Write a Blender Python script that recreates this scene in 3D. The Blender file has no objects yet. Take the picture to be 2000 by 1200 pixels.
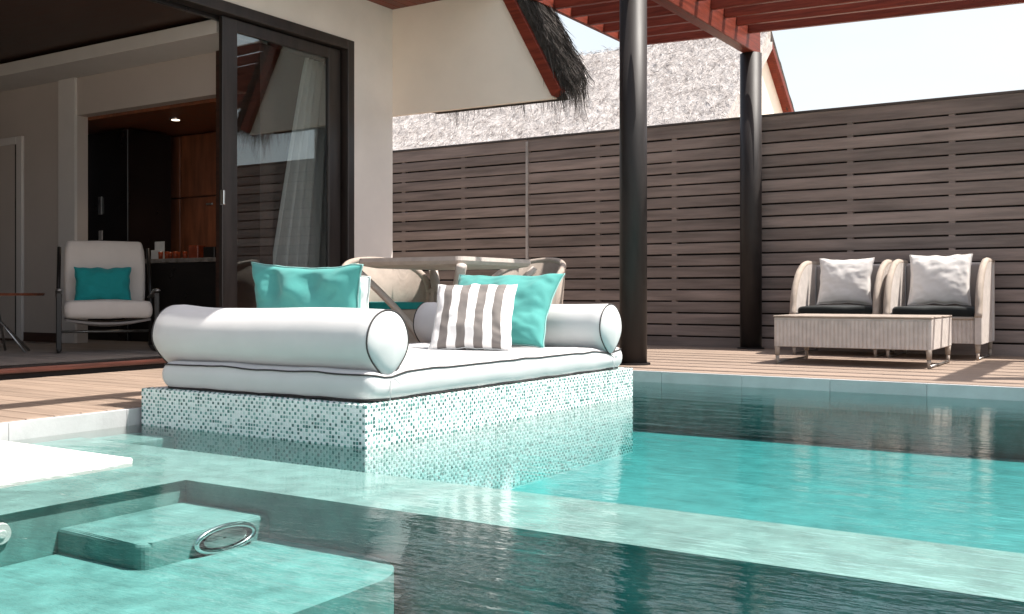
import bpy, bmesh, math, random
from mathutils import Vector, Matrix, noise
random.seed(7)
PI = math.pi
SC = bpy.context.scene
COL = SC.collection

# ------------------------------------------------------------------ camera
YAW = math.radians(32.48)
cam = bpy.data.cameras.new("camera")
cam.sensor_width = 36.0
cam.lens = 1985.0 / 2000.0 * 36.0
cam.shift_y = -25.4 / 2000.0
cam.clip_start = 0.05
cam.clip_end = 2000
camo = bpy.data.objects.new("camera", cam)
COL.objects.link(camo)
camo.location = (0, 0, 0.556)
camo.rotation_euler = (PI / 2, 0, YAW)
SC.camera = camo

# ------------------------------------------------------------------ light
SUN = Vector((0.42, 0.26, 1.0)).normalized()
world = bpy.data.worlds.new("World")
SC.world = world
world.use_nodes = True
wn = world.node_tree
bg = wn.nodes["Background"]
sky = wn.nodes.new("ShaderNodeTexSky")
sky.sky_type = 'NISHITA'
sky.sun_disc = False
sky.sun_elevation = math.asin(SUN.z)
sky.sun_rotation = math.atan2(SUN.x, SUN.y)
sky.air_density = 1.0
sky.dust_density = 4.0
sky.ozone_density = 1.0
# thin bright haze: nearly closed towards the horizon, broken higher up, the same all round
wtc = wn.nodes.new("ShaderNodeTexCoord"); wsp = wn.nodes.new("ShaderNodeSeparateXYZ")
wn.links.new(wtc.outputs["Generated"], wsp.inputs[0])
wmr = wn.nodes.new("ShaderNodeMapRange"); wmr.inputs["From Min"].default_value = 0.0; wmr.inputs["From Max"].default_value = 0.7
wmr.inputs["To Min"].default_value = 1.05; wmr.inputs["To Max"].default_value = 0.25
wn.links.new(wsp.outputs[2], wmr.inputs[0])
wmp = wn.nodes.new("ShaderNodeMapping"); wmp.inputs["Scale"].default_value = (1, 1, 3.0); wn.links.new(wtc.outputs["Generated"], wmp.inputs[0])
wno = wn.nodes.new("ShaderNodeTexNoise"); wno.inputs["Scale"].default_value = 2.4; wno.inputs["Detail"].default_value = 6
wn.links.new(wmp.outputs[0], wno.inputs["Vector"])
wad = wn.nodes.new("ShaderNodeMath"); wad.operation = 'MULTIPLY_ADD'; wad.inputs[1].default_value = 0.55; wad.use_clamp = True
wsb = wn.nodes.new("ShaderNodeMath"); wsb.operation = 'SUBTRACT'; wsb.inputs[1].default_value = 0.32; wn.links.new(wmr.outputs[0], wsb.inputs[0])
wn.links.new(wno.outputs[0], wad.inputs[0]); wn.links.new(wsb.outputs[0], wad.inputs[2])
wmx = wn.nodes.new("ShaderNodeMixRGB"); wmx.inputs[2].default_value = (5.0, 5.3, 5.4, 1)
wn.links.new(wad.outputs[0], wmx.inputs[0]); wn.links.new(sky.outputs[0], wmx.inputs[1]); wn.links.new(wmx.outputs[0], bg.inputs[0])
bg.inputs[1].default_value = 0.125
sun = bpy.data.lights.new("sun", 'SUN')
sun.energy = 5.0
sun.angle = math.radians(0.6)
sun.color = (1.0, 0.95, 0.88)
suno = bpy.data.objects.new("sun", sun)
COL.objects.link(suno)
suno.rotation_euler = SUN.to_track_quat('Z', 'Y').to_euler()
suno.location = (6, 4, 14)

SC.view_settings.view_transform = 'Standard'
SC.view_settings.look = 'None'
SC.view_settings.exposure = 0.8
SC.view_settings.gamma = 1.0
SC.view_settings.use_curve_mapping = False
SC.render.engine = 'CYCLES'
SC.cycles.use_denoising = True
SC.cycles.max_bounces = 10
SC.cycles.diffuse_bounces = 5
SC.cycles.glossy_bounces = 5
SC.cycles.transparent_max_bounces = 24
SC.cycles.caustics_reflective = False
SC.cycles.caustics_refractive = False
SC.cycles.sample_clamp_indirect = 6.0

# ------------------------------------------------------------------ materials
MATS = {}
def nodes_of(name):
    m = bpy.data.materials.new(name)
    m.use_nodes = True
    MATS[name] = m
    nt = m.node_tree
    return m, nt, nt.nodes, nt.links, nt.nodes["Principled BSDF"]

def coords(nt, scale=(1, 1, 1), rand=True, kind="Object"):
    N, L = nt.nodes, nt.links
    tc = N.new("ShaderNodeTexCoord")
    mp = N.new("ShaderNodeMapping")
    mp.inputs["Scale"].default_value = scale
    if rand:
        oi = N.new("ShaderNodeObjectInfo")
        ml = N.new("ShaderNodeMath"); ml.operation = 'MULTIPLY'; ml.inputs[1].default_value = 57.0
        L.new(oi.outputs["Random"], ml.inputs[0])
        L.new(ml.outputs[0], mp.inputs["Location"])
    L.new(tc.outputs[kind], mp.inputs["Vector"])
    return mp.outputs[0]

def ntex(nt, vec, scale, detail=4, rough=0.55, dist=0.0):
    n = nt.nodes.new("ShaderNodeTexNoise")
    n.inputs["Scale"].default_value = scale
    n.inputs["Detail"].default_value = detail
    n.inputs["Roughness"].default_value = rough
    n.inputs["Distortion"].default_value = dist
    nt.links.new(vec, n.inputs["Vector"])
    return n

def ramp(nt, fac, stops):
    r = nt.nodes.new("ShaderNodeValToRGB")
    e = r.color_ramp.elements
    while len(e) < len(stops):
        e.new(0.5)
    for k, (p, c) in enumerate(stops):
        e[k].position = p
        e[k].color = (c[0], c[1], c[2], 1)
    nt.links.new(fac, r.inputs[0])
    return r

def mul(c, k):
    return tuple(min(1, max(0, x * k)) for x in c)

def mat(name, col, rough=0.6, var=0.12, nscale=6.0, stretch=(1, 1, 1), bump=0.0, bscale=60.0, bstretch=None,
        spec=0.5, metal=0.0, col2=None, objvar=0.0, sheen=0.0, rand=True, bdist=0.01):
    m, nt, N, L, P = nodes_of(name)
    v = coords(nt, stretch, rand)
    n = ntex(nt, v, nscale, 6, 0.6)
    c2 = col2 if col2 else mul(col, 1 - 2.2 * var)
    r = ramp(nt, n.outputs[0], [(0.30, c2), (0.70, mul(col, 1 + var))])
    out = r.outputs[0]
    if objvar > 0:
        oi = N.new("ShaderNodeObjectInfo")
        hs = N.new("ShaderNodeHueSaturation")
        mr = N.new("ShaderNodeMapRange")
        mr.inputs["To Min"].default_value = 1 - objvar
        mr.inputs["To Max"].default_value = 1 + objvar
        L.new(oi.outputs["Random"], mr.inputs[0])
        L.new(mr.outputs[0], hs.inputs["Value"])
        L.new(out, hs.inputs["Color"])
        out = hs.outputs[0]
    L.new(out, P.inputs["Base Color"])
    P.inputs["Roughness"].default_value = rough
    P.inputs["Specular IOR Level"].default_value = spec
    P.inputs["Metallic"].default_value = metal
    if sheen:
        P.inputs["Sheen Weight"].default_value = sheen
    rr = N.new("ShaderNodeMapRange")
    rr.inputs["To Min"].default_value = max(0.02, rough - 0.1)
    rr.inputs["To Max"].default_value = min(1, rough + 0.1)
    L.new(n.outputs[0], rr.inputs[0]); L.new(rr.outputs[0], P.inputs["Roughness"])
    if bump > 0:
        bv = coords(nt, bstretch or stretch, rand)
        bn = ntex(nt, bv, bscale, 5, 0.6)
        b = N.new("ShaderNodeBump")
        b.inputs["Strength"].default_value = bump
        b.inputs["Distance"].default_value = bdist
        L.new(bn.outputs[0], b.inputs["Height"]); L.new(b.outputs[0], P.inputs["Normal"])
    return m

def fabric(name, col, weave=420.0, var=0.06, rough=0.85, bump=0.25, wrinkle=0.0):
    """woven cloth: two crossed waves as fine relief, plus slow folds"""
    m, nt, N, L, P = nodes_of(name)
    v = coords(nt)
    n = ntex(nt, v, 5.0, 5)
    r = ramp(nt, n.outputs[0], [(0.3, mul(col, 1 - var)), (0.7, mul(col, 1 + var))])
    L.new(r.outputs[0], P.inputs["Base Color"])
    P.inputs["Roughness"].default_value = rough
    P.inputs["Specular IOR Level"].default_value = 0.25
    P.inputs["Sheen Weight"].default_value = 0.15
    fine = ntex(nt, v, weave, 2)
    slow = ntex(nt, v, 14.0, 4, 0.6, 0.6)
    mx = N.new("ShaderNodeMath"); mx.operation = 'MULTIPLY_ADD'
    L.new(slow.outputs[0], mx.inputs[0]); mx.inputs[1].default_value = wrinkle * 12
    L.new(fine.outputs[0], mx.inputs[2])
    b = N.new("ShaderNodeBump"); b.inputs["Strength"].default_value = bump; b.inputs["Distance"].default_value = 0.002
    L.new(mx.outputs[0], b.inputs["Height"]); L.new(b.outputs[0], P.inputs["Normal"])
    return m

mat("plaster", (0.84, 0.775, 0.73), 0.85, 0.04, 1.6, bump=0.15, bscale=90, bdist=0.004)
mat("gable_plaster", (0.87, 0.77, 0.675), 0.85, 0.035, 1.3, bump=0.12, bscale=80, bdist=0.004)
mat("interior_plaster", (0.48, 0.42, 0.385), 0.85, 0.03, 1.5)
mat("lit_pillar_and_trim", (0.62, 0.585, 0.565), 0.7, 0.03, 2.0)  # pale trim; on the pillar its whiteness stands in for brighter light
mat("red_timber", (0.19, 0.032, 0.017), 0.5, 0.22, 5.0, (0.6, 9, 9), bump=0.2, bscale=14, objvar=0.18, spec=0.2)
mat("red_timber_y", (0.19, 0.036, 0.020), 0.5, 0.22, 5.0, (9, 0.6, 9), bump=0.2, bscale=14, objvar=0.1, spec=0.2)
mat("soffit_timber", (0.17, 0.03, 0.013), 0.45, 0.2, 4.0, (9, 0.8, 9), bump=0.2, bscale=14, objvar=0.2)
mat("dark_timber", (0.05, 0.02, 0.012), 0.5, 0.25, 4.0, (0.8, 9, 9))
mat("cabinet_wood", (0.22, 0.075, 0.035), 0.35, 0.22, 3.0, (5, 5, 0.7))
mat("black_lacquer", (0.008, 0.006, 0.006), 0.3, 0.2, 3.0)
mat("bronze", (0.028, 0.021, 0.019), 0.38, 0.25, 3.0, (4, 4, 0.5), spec=0.6)
mat("post_metal", (0.026, 0.021, 0.020), 0.52, 0.2, 4.0, (3, 3, 0.5), spec=0.3)
mat("steel", (0.42, 0.41, 0.40), 0.3, 0.15, 8.0, metal=0.9)
mat("chrome", (0.75, 0.76, 0.76), 0.12, 0.06, 8.0, metal=1.0)
mat("fence_wood", (0.265, 0.207, 0.184), 0.6, 0.21, 2.0, (0.55, 7, 7), bump=0.3, bscale=22, objvar=0.24)
mat("fence_back", (0.02, 0.016, 0.015), 0.9, 0.2, 3.0)
mat("fence_cap", (0.075, 0.06, 0.056), 0.6, 0.25, 3.0, (0.5, 8, 8), objvar=0.1)
mat("pale_post", (0.45, 0.41, 0.39), 0.6, 0.2, 5.0)
mat("deck_wood", (0.30, 0.22, 0.168), 0.62, 0.16, 2.6, (0.5, 12, 12), bump=0.3, bscale=26, objvar=0.07)
mat("floor_wood", (0.36, 0.31, 0.28), 0.5, 0.18, 2.6, (0.5, 10, 10), bump=0.2, bscale=26, objvar=0.12)
mat("step_wood", (0.085, 0.024, 0.015), 0.4, 0.3, 4.0, (9, 0.6, 9), bump=0.2, bscale=20)
mat("coping", (0.50, 0.49, 0.49), 0.45, 0.07, 5.0, bump=0.1, bscale=60, objvar=0.05)
mat("white_stone", (0.84, 0.83, 0.81), 0.6, 0.05, 5.0, bump=0.15, bscale=60)
mat("pool_plaster", (0.20, 0.37, 0.35), 0.7, 0.16, 9.0, bump=0.25, bscale=120, bdist=0.004)
mat("pool_floor", (0.235, 0.40, 0.395), 0.7, 0.12, 7.0, bump=0.2, bscale=90, bdist=0.004)
mat("grout", (0.87, 0.88, 0.87), 0.6, 0.06, 30.0)
mat("sand", (0.52, 0.45, 0.36), 0.95, 0.12, 2.0, bump=0.4, bscale=40)
mat("wicker_dark", (0.44, 0.36, 0.30), 0.7, 0.12, 12.0, bump=0.8, bscale=160, bstretch=(1, 1, 3))
mat("glass_amber", (0.35, 0.06, 0.02), 0.15, 0.2, 9.0)
mat("marble", (0.34, 0.30, 0.27), 0.25, 0.25, 9.0)
mat("white_card", (0.72, 0.72, 0.72), 0.5, 0.04, 9.0)
mat("jet_plastic", (0.80, 0.78, 0.76), 0.35, 0.04, 9.0)
mat("chair_black", (0.018, 0.015, 0.014), 0.4, 0.25, 6.0)
mat("table_top_wood", (0.22, 0.07, 0.035), 0.35, 0.25, 5.0, (0.6, 8, 8))
fabric("white_canvas", (0.585, 0.575, 0.575), 500, 0.03, 0.8, 0.14, 0.22)
fabric("teal_cloth", (0.068, 0.295, 0.272), 480, 0.07, 0.8, 0.25, 0.30)
fabric("deep_teal_cloth", (0.012, 0.25, 0.25), 480, 0.06, 0.85, 0.25, 0.1)
fabric("cream_cloth", (0.64, 0.57, 0.52), 480, 0.04, 0.9, 0.25, 0.08)
fabric("white_cloth", (0.74, 0.70, 0.67), 480, 0.03, 0.85, 0.25, 0.25)
fabric("charcoal_cloth", (0.010, 0.012, 0.012), 480, 0.15, 0.95, 0.25, 0.05)
fabric("sofa_back_cloth", (0.30, 0.265, 0.25), 480, 0.05, 0.9, 0.25, 0.03)
mat("piping", (0.035, 0.03, 0.03), 0.7, 0.15, 20.0)
mat("piping_aqua", (0.26, 0.50, 0.475), 0.7, 0.05, 20.0)
mat("piping_pale", (0.72, 0.72, 0.70), 0.7, 0.05, 20.0)

def wicker(name, col):
    m, nt, N, L, P = nodes_of(name)
    v = coords(nt)
    n = ntex(nt, v, 14, 4)
    sep = N.new("ShaderNodeSeparateXYZ"); L.new(v, sep.inputs[0])
    def wave(expr, k):
        a = N.new("ShaderNodeMath"); a.operation = 'MULTIPLY'; a.inputs[1].default_value = k; L.new(expr, a.inputs[0])
        s = N.new("ShaderNodeMath"); s.operation = 'SINE'; L.new(a.outputs[0], s.inputs[0]); return s.outputs[0]
    xy = N.new("ShaderNodeMath"); xy.operation = 'ADD'; L.new(sep.outputs[0], xy.inputs[0]); L.new(sep.outputs[1], xy.inputs[1])
    w1 = wave(xy.outputs[0], 620.0); w2 = wave(sep.outputs[2], 900.0)
    pr = N.new("ShaderNodeMath"); pr.operation = 'MULTIPLY'; L.new(w1, pr.inputs[0]); L.new(w2, pr.inputs[1])
    r = ramp(nt, n.outputs[0], [(0.25, mul(col, 0.84)), (0.75, mul(col, 1.08))])
    L.new(r.outputs[0], P.inputs["Base Color"])
    P.inputs["Roughness"].default_value = 0.6
    P.inputs["Specular IOR Level"].default_value = 0.35
    b = N.new("ShaderNodeBump"); b.inputs["Strength"].default_value = 0.55; b.inputs["Distance"].default_value = 0.003
    L.new(pr.outputs[0], b.inputs["Height"]); L.new(b.outputs[0], P.inputs["Normal"])
    return m
wicker("wicker", (0.66, 0.595, 0.55))
wicker("wicker_tan", (0.47, 0.39, 0.325))
wicker("wicker_shell", (0.44, 0.365, 0.31))
wicker("wicker_table", (0.54, 0.475, 0.43))

def stripe(name, a, b_, count=4.5, phase=0.0):
    m, nt, N, L, P = nodes_of(name)
    uv = N.new("ShaderNodeUVMap")
    sep = N.new("ShaderNodeSeparateXYZ"); L.new(uv.outputs[0], sep.inputs[0])
    k = N.new("ShaderNodeMath"); k.operation = 'MULTIPLY_ADD'; k.inputs[1].default_value = count; k.inputs[2].default_value = phase
    L.new(sep.outputs[0], k.inputs[0])
    fr = N.new("ShaderNodeMath"); fr.operation = 'FRACT'; L.new(k.outputs[0], fr.inputs[0])
    r = ramp(nt, fr.outputs[0], [(0.0, a), (0.5, b_)])
    r.color_ramp.interpolation = 'CONSTANT'
    L.new(r.outputs[0], P.inputs["Base Color"])
    P.inputs["Roughness"].default_value = 0.85
    P.inputs["Specular IOR Level"].default_value = 0.25
    v = coords(nt)
    fine = ntex(nt, v, 480, 2); slow = ntex(nt, v, 16, 4, 0.6, 0.7)
    mx = N.new("ShaderNodeMath"); mx.operation = 'MULTIPLY_ADD'; mx.inputs[1].default_value = 3.0
    L.new(slow.outputs[0], mx.inputs[0]); L.new(fine.outputs[0], mx.inputs[2])
    bp = N.new("ShaderNodeBump"); bp.inputs["Strength"].default_value = 0.25; bp.inputs["Distance"].default_value = 0.002
    L.new(mx.outputs[0], bp.inputs["Height"]); L.new(bp.outputs[0], P.inputs["Normal"])
stripe("striped_cloth", (0.80, 0.78, 0.77), (0.185, 0.165, 0.155), 4.5, 0.0)

def island(name, stops, rough=0.25):
    """one colour for each little tile of a joined mesh"""
    m, nt, N, L, P = nodes_of(name)
    g = N.new("ShaderNodeNewGeometry")
    r = ramp(nt, g.outputs["Random Per Island"], stops)
    L.new(r.outputs[0], P.inputs["Base Color"])
    P.inputs["Roughness"].default_value = rough
island("tile_teal", [(0.0, (0.05, 0.11, 0.105)), (0.35, (0.07, 0.21, 0.195)), (0.7, (0.15, 0.33, 0.30)), (1.0, (0.36, 0.50, 0.47))])
island("tile_pale", [(0.0, (0.62, 0.74, 0.71)), (0.3, (0.80, 0.86, 0.845)), (1.0, (0.90, 0.91, 0.90))])
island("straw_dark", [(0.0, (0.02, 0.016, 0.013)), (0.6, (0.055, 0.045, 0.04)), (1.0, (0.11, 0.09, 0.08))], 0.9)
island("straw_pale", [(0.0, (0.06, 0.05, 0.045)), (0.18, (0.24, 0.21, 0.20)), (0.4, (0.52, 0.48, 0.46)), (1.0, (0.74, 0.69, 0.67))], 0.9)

def thatch(name, a, b_, c):
    m, nt, N, L, P = nodes_of(name)
    v = coords(nt, (1.0, 0.55, 0.55), False)
    n = ntex(nt, v, 7.0, 8, 0.72, 0.8)
    r = ramp(nt, n.outputs[0], [(0.30, a), (0.43, b_), (0.62, c)])
    L.new(r.outputs[0], P.inputs["Base Color"]); P.inputs["Roughness"].default_value = 0.95
    P.inputs["Specular IOR Level"].default_value = 0.1
    bn = ntex(nt, v, 11.0, 8, 0.75, 1.0)
    b = N.new("ShaderNodeBump"); b.inputs["Strength"].default_value = 0.9; b.inputs["Distance"].default_value = 0.06
    L.new(bn.outputs[0], b.inputs["Height"]); L.new(b.outputs[0], P.inputs["Normal"])
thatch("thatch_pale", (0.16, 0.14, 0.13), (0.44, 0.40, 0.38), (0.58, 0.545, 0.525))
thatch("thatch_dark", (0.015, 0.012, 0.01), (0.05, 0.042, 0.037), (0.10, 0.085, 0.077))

def make_glass():
    m, nt, N, L, P = nodes_of("pane_glass")
    N.remove(P)
    out = N["Material Output"]
    tr = N.new("ShaderNodeBsdfTransparent"); tr.inputs[0].default_value = (0.90, 0.93, 0.93, 1)
    gl = N.new("ShaderNodeBsdfGlossy"); gl.inputs["Roughness"].default_value = 0.0; gl.inputs[0].default_value = (0.92, 0.98, 1.0, 1)
    lw = N.new("ShaderNodeLayerWeight"); lw.inputs[0].default_value = 0.5
    pw = N.new("ShaderNodeMath"); pw.operation = 'POWER'; pw.inputs[1].default_value = 3.4; L.new(lw.outputs["Facing"], pw.inputs[0])
    fr = N.new("ShaderNodeMath"); fr.operation = 'MULTIPLY_ADD'; fr.inputs[1].default_value = 0.94; fr.inputs[2].default_value = 0.08; L.new(pw.outputs[0], fr.inputs[0])
    mx = N.new("ShaderNodeMixShader")
    L.new(fr.outputs[0], mx.inputs[0]); L.new(tr.outputs[0], mx.inputs[1]); L.new(gl.outputs[0], mx.inputs[2])
    L.new(mx.outputs[0], out.inputs[0])
make_glass()

def make_curtain():
    m, nt, N, L, P = nodes_of("sheer")
    out = N["Material Output"]
    N.remove(P)
    d = N.new("ShaderNodeBsdfDiffuse"); d.inputs[0].default_value = (0.78, 0.77, 0.75, 1)
    t = N.new("ShaderNodeBsdfTranslucent"); t.inputs[0].default_value = (0.7, 0.7, 0.68, 1)
    tp = N.new("ShaderNodeBsdfTransparent")
    v = coords(nt, (1, 1, 0.15)); n = ntex(nt, v, 60, 3)
    m1 = N.new("ShaderNodeMixShader"); m1.inputs[0].default_value = 0.35
    L.new(d.outputs[0], m1.inputs[1]); L.new(t.outputs[0], m1.inputs[2])
    m2 = N.new("ShaderNodeMixShader"); 
    mr = N.new("ShaderNodeMapRange"); mr.inputs["To Min"].default_value = 0.12; mr.inputs["To Max"].default_value = 0.38
    L.new(n.outputs[0], mr.inputs[0]); L.new(mr.outputs[0], m2.inputs[0])
    L.new(m1.outputs[0], m2.inputs[1]); L.new(tp.outputs[0], m2.inputs[2]); L.new(m2.outputs[0], out.inputs[0])
make_curtain()

def make_water():
    m, nt, N, L, P = nodes_of("water")
    N.remove(P)
    out = N["Material Output"]
    tr = N.new("ShaderNodeBsdfTransparent")
    gl = N.new("ShaderNodeBsdfGlossy"); gl.inputs["Roughness"].default_value = 0.015
    fr = N.new("ShaderNodeFresnel"); fr.inputs["IOR"].default_value = 1.50
    tc = N.new("ShaderNodeTexCoord")
    # ripples run across the line of sight, a few centimetres long, calmer in patches
    mp = N.new("ShaderNodeMapping"); mp.inputs["Rotation"].default_value = (0, 0, -YAW); mp.inputs["Scale"].default_value = (1.0, 3.4, 1)
    L.new(tc.outputs["Object"], mp.inputs[0])
    a = ntex(nt, mp.outputs[0], 2.3, 4, 0.5, 0.5)
    b_ = ntex(nt, mp.outputs[0], 14.0, 3, 0.5, 0.3)
    patch = ntex(nt, tc.outputs["Object"], 0.55, 2, 0.5)
    pr = N.new("ShaderNodeMapRange"); pr.inputs["From Min"].default_value = 0.35; pr.inputs["From Max"].default_value = 0.65
    pr.inputs["To Min"].default_value = 0.25; pr.inputs["To Max"].default_value = 1.0
    L.new(patch.outputs[0], pr.inputs[0])
    ad = N.new("ShaderNodeMath"); ad.operation = 'MULTIPLY_ADD'; ad.inputs[1].default_value = 0.22
    L.new(b_.outputs[0], ad.inputs[0]); L.new(a.outputs[0], ad.inputs[2])
    ml = N.new("ShaderNodeMath"); ml.operation = 'MULTIPLY'; L.new(ad.outputs[0], ml.inputs[0]); L.new(pr.outputs[0], ml.inputs[1])
    bp = N.new("ShaderNodeBump"); bp.inputs["Strength"].default_value = 1.0; bp.inputs["Distance"].default_value = 0.0095
    L.new(ml.outputs[0], bp.inputs["Height"])
    L.new(bp.outputs[0], gl.inputs["Normal"]); L.new(bp.outputs[0], fr.inputs["Normal"])
    mx = N.new("ShaderNodeMixShader")
    L.new(fr.outputs[0], mx.inputs[0]); L.new(tr.outputs[0], mx.inputs[1]); L.new(gl.outputs[0], mx.inputs[2])
    L.new(mx.outputs[0], out.inputs["Surface"])
    ab = N.new("ShaderNodeVolumeAbsorption"); ab.inputs[0].default_value = (0.42, 0.865, 0.87, 1); ab.inputs["Density"].default_value = 1.15
    L.new(ab.outputs[0], out.inputs["Volume"])
make_water()

# ------------------------------------------------------------------ mesh helpers
def box(bm, x0, x1, y0, y1, z0, z1, mi=0):
    v = [bm.verts.new((x, y, z)) for z in (z0, z1) for y in (y0, y1) for x in (x0, x1)]
    fs = []
    for q in ((0, 2, 3, 1), (4, 5, 7, 6), (0, 1, 5, 4), (2, 6, 7, 3), (1, 3, 7, 5), (0, 4, 6, 2)):
        f = bm.faces.new([v[i] for i in q]); f.material_index = mi; fs.append(f)
    return v

def bevel(bm, w, seg=1):
    bmesh.ops.bevel(bm, geom=list(bm.edges), offset=w, segments=seg, profile=0.7, affect='EDGES')

def bevel_top(bm, w, seg=3):
    """round only the upper rim of an extruded block"""
    zt_ = max(v.co.z for v in bm.verts)
    es = [e for e in bm.edges if all(v.co.z > zt_ - 1e-5 for v in e.verts)]
    bmesh.ops.bevel(bm, geom=es, offset=w, segments=seg, profile=0.6, affect='EDGES')

def boxm(x0, x1, y0, y1, z0, z1, bw=0.0, seg=1):
    bm = bmesh.new(); box(bm, x0, x1, y0, y1, z0, z1)
    if bw: bevel(bm, bw, seg)
    return bm

def cyl(bm, p, q, r, r2=None, n=16, caps=True):
    p, q = Vector(p), Vector(q); r2 = r if r2 is None else r2
    d = (q - p).normalized(); a = d.orthogonal().normalized(); b = d.cross(a)
    R0 = [bm.verts.new(p + (a * math.cos(2 * PI * k / n) + b * math.sin(2 * PI * k / n)) * r) for k in range(n)]
    R1 = [bm.verts.new(q + (a * math.cos(2 * PI * k / n) + b * math.sin(2 * PI * k / n)) * r2) for k in range(n)]
    for k in range(n):
        bm.faces.new((R0[k], R0[(k + 1) % n], R1[(k + 1) % n], R1[k]))
    if caps:
        bm.faces.new(R0[::-1]); bm.faces.new(R1)

def tube(bm, pts, r, n=8, closed=False, flat=None):
    """sweep a round (or flat: (a, b) half sizes) profile along a path"""
    pts = [Vector(p) for p in pts]; rings = []
    m = len(pts)
    up = Vector((0, 0, 1))
    prev = None
    for i, p in enumerate(pts):
        if closed:
            d = (pts[(i + 1) % m] - pts[i - 1]).normalized()
        else:
            d = (pts[min(i + 1, m - 1)] - pts[max(i - 1, 0)]).normalized()
        if prev is None:
            a = d.cross(up)
            if a.length < 1e-3: a = d.orthogonal()
            a.normalize()
        else:
            a = (prev - d * prev.dot(d)).normalized()
        prev = a; b = d.cross(a)
        rr = r[i] if isinstance(r, (list, tuple)) else r
        fa, fb = flat if flat else (rr, rr)
        rings.append([bm.verts.new(p + a * math.cos(2 * PI * k / n) * fa + b * math.sin(2 * PI * k / n) * fb) for k in range(n)])
    for i in range(m if closed else m - 1):
        A, B = rings[i], rings[(i + 1) % m]
        for k in range(n):
            bm.faces.new((A[k], A[(k + 1) % n], B[(k + 1) % n], B[k]))
    if not closed:
        bm.faces.new(rings[0][::-1]); bm.faces.new(rings[-1])

def prism(bm, poly, axis, a, b):
    """extrude a 2-D polygon along an axis from a to b; poly in the other two coordinates, in order"""
    def pt(u, v, w):
        return {'x': (w, u, v), 'y': (u, w, v), 'z': (u, v, w)}[axis]
    A = [bm.verts.new(pt(u, v, a)) for u, v in poly]; B = [bm.verts.new(pt(u, v, b)) for u, v in poly]
    n = len(poly)
    bm.faces.new(A); bm.faces.new(B[::-1])
    for k in range(n):
        bm.faces.new((A[k], B[k], B[(k + 1) % n], A[(k + 1) % n]))

def mesh_of(name, bm, mats, smooth=False, fix=True):
    if fix: bmesh.ops.recalc_face_normals(bm, faces=bm.faces[:])
    me = bpy.data.meshes.new(name); bm.to_mesh(me); bm.free()
    for m in (mats if isinstance(mats, (list, tuple)) else [mats]):
        me.materials.append(MATS[m])
    if smooth:
        for p in me.polygons: p.use_smooth = True
    return me

def obj(name, bm, mats, parent=None, smooth=False, loc=(0, 0, 0), fix=True):
    me = bm if isinstance(bm, bpy.types.Mesh) else mesh_of(name, bm, mats, smooth, fix)
    o = bpy.data.objects.new(name, me); COL.objects.link(o)
    o.parent = parent; o.location = loc
    return o

def tag(o, label=None, cat=None, group=None, kind=None):
    if label: o["label"] = label
    if cat: o["category"] = cat
    if group: o["group"] = group
    if kind: o["kind"] = kind
    return o

def thing(name, label, cat, loc=(0, 0, 0), rz=0.0, group=None):
    o = bpy.data.objects.new(name, None); COL.objects.link(o); o.empty_display_size = 0.2
    o.location = loc; o.rotation_euler = (0, 0, rz)
    return tag(o, label, cat, group)

def copy_tree(o, parent=None):
    c = o.copy(); COL.objects.link(c); c.parent = parent
    for ch in list(o.children): copy_tree(ch, c)
    return c

def subsurf(o, lv=1):
    m = o.modifiers.new("subdivision", 'SUBSURF'); m.levels = lv; m.render_levels = lv
    return o

WL = -0.084   # water level; the deck top is z = 0

# ------------------------------------------------------------------ setting: ground, pool, deck
bm = bmesh.new()
gx0, gx1, gy0, gy1 = -4.255, 6.0, -5.0, 6.795
for (x0, x1, y0, y1) in ((-900, gx0, -900, 900), (gx1, 900, -900, 900), (gx0, gx1, gy1, 900), (gx0, gx1, -900, gy0)):
    box(bm, x0, x1, y0, y1, -2.6, -0.06)
ground = tag(obj("ground", bm, "sand"), "pale sandy ground around the pool and fence", "ground", kind="structure")

bm = bmesh.new()
PF = -0.435    # pool floor
box(bm, gx0 + 0.03, gx1 - 0.03, 2.88, gy1 - 0.03, PF - 0.2, PF)
pool = tag(obj("pool", bm, "pool_floor"), "turquoise plastered swimming pool floor", "pool", kind="structure")
bm = bmesh.new()
box(bm, gx0 + 0.002, gx0 + 0.03, 2.5, gy1, -0.5, -0.20)
box(bm, gx0 + 0.03, gx1, gy1 - 0.03, gy1 - 0.002, -0.5, -0.20)
obj("pool_wall", bm, "pool_plaster", pool)
# coping tiles standing round the edge
x = gx0 + 0.03
while x < gx1 - 0.1:
    w = 0.598
    obj("coping_tile", boxm(0, min(w, gx1 - x), 0, 0.034, -0.20, -0.004, 0.001), "coping", pool, loc=(x + 0.001, gy1 - 0.036, 0)); x += 0.6
y = gy1 - 0.04
while y > -3:
    obj("coping_tile", boxm(0, 0.034, -0.598, 0, -0.20, -0.004, 0.001), "coping", pool, loc=(gx0 + 0.002, y - 0.003, 0)); y -= 0.6

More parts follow.
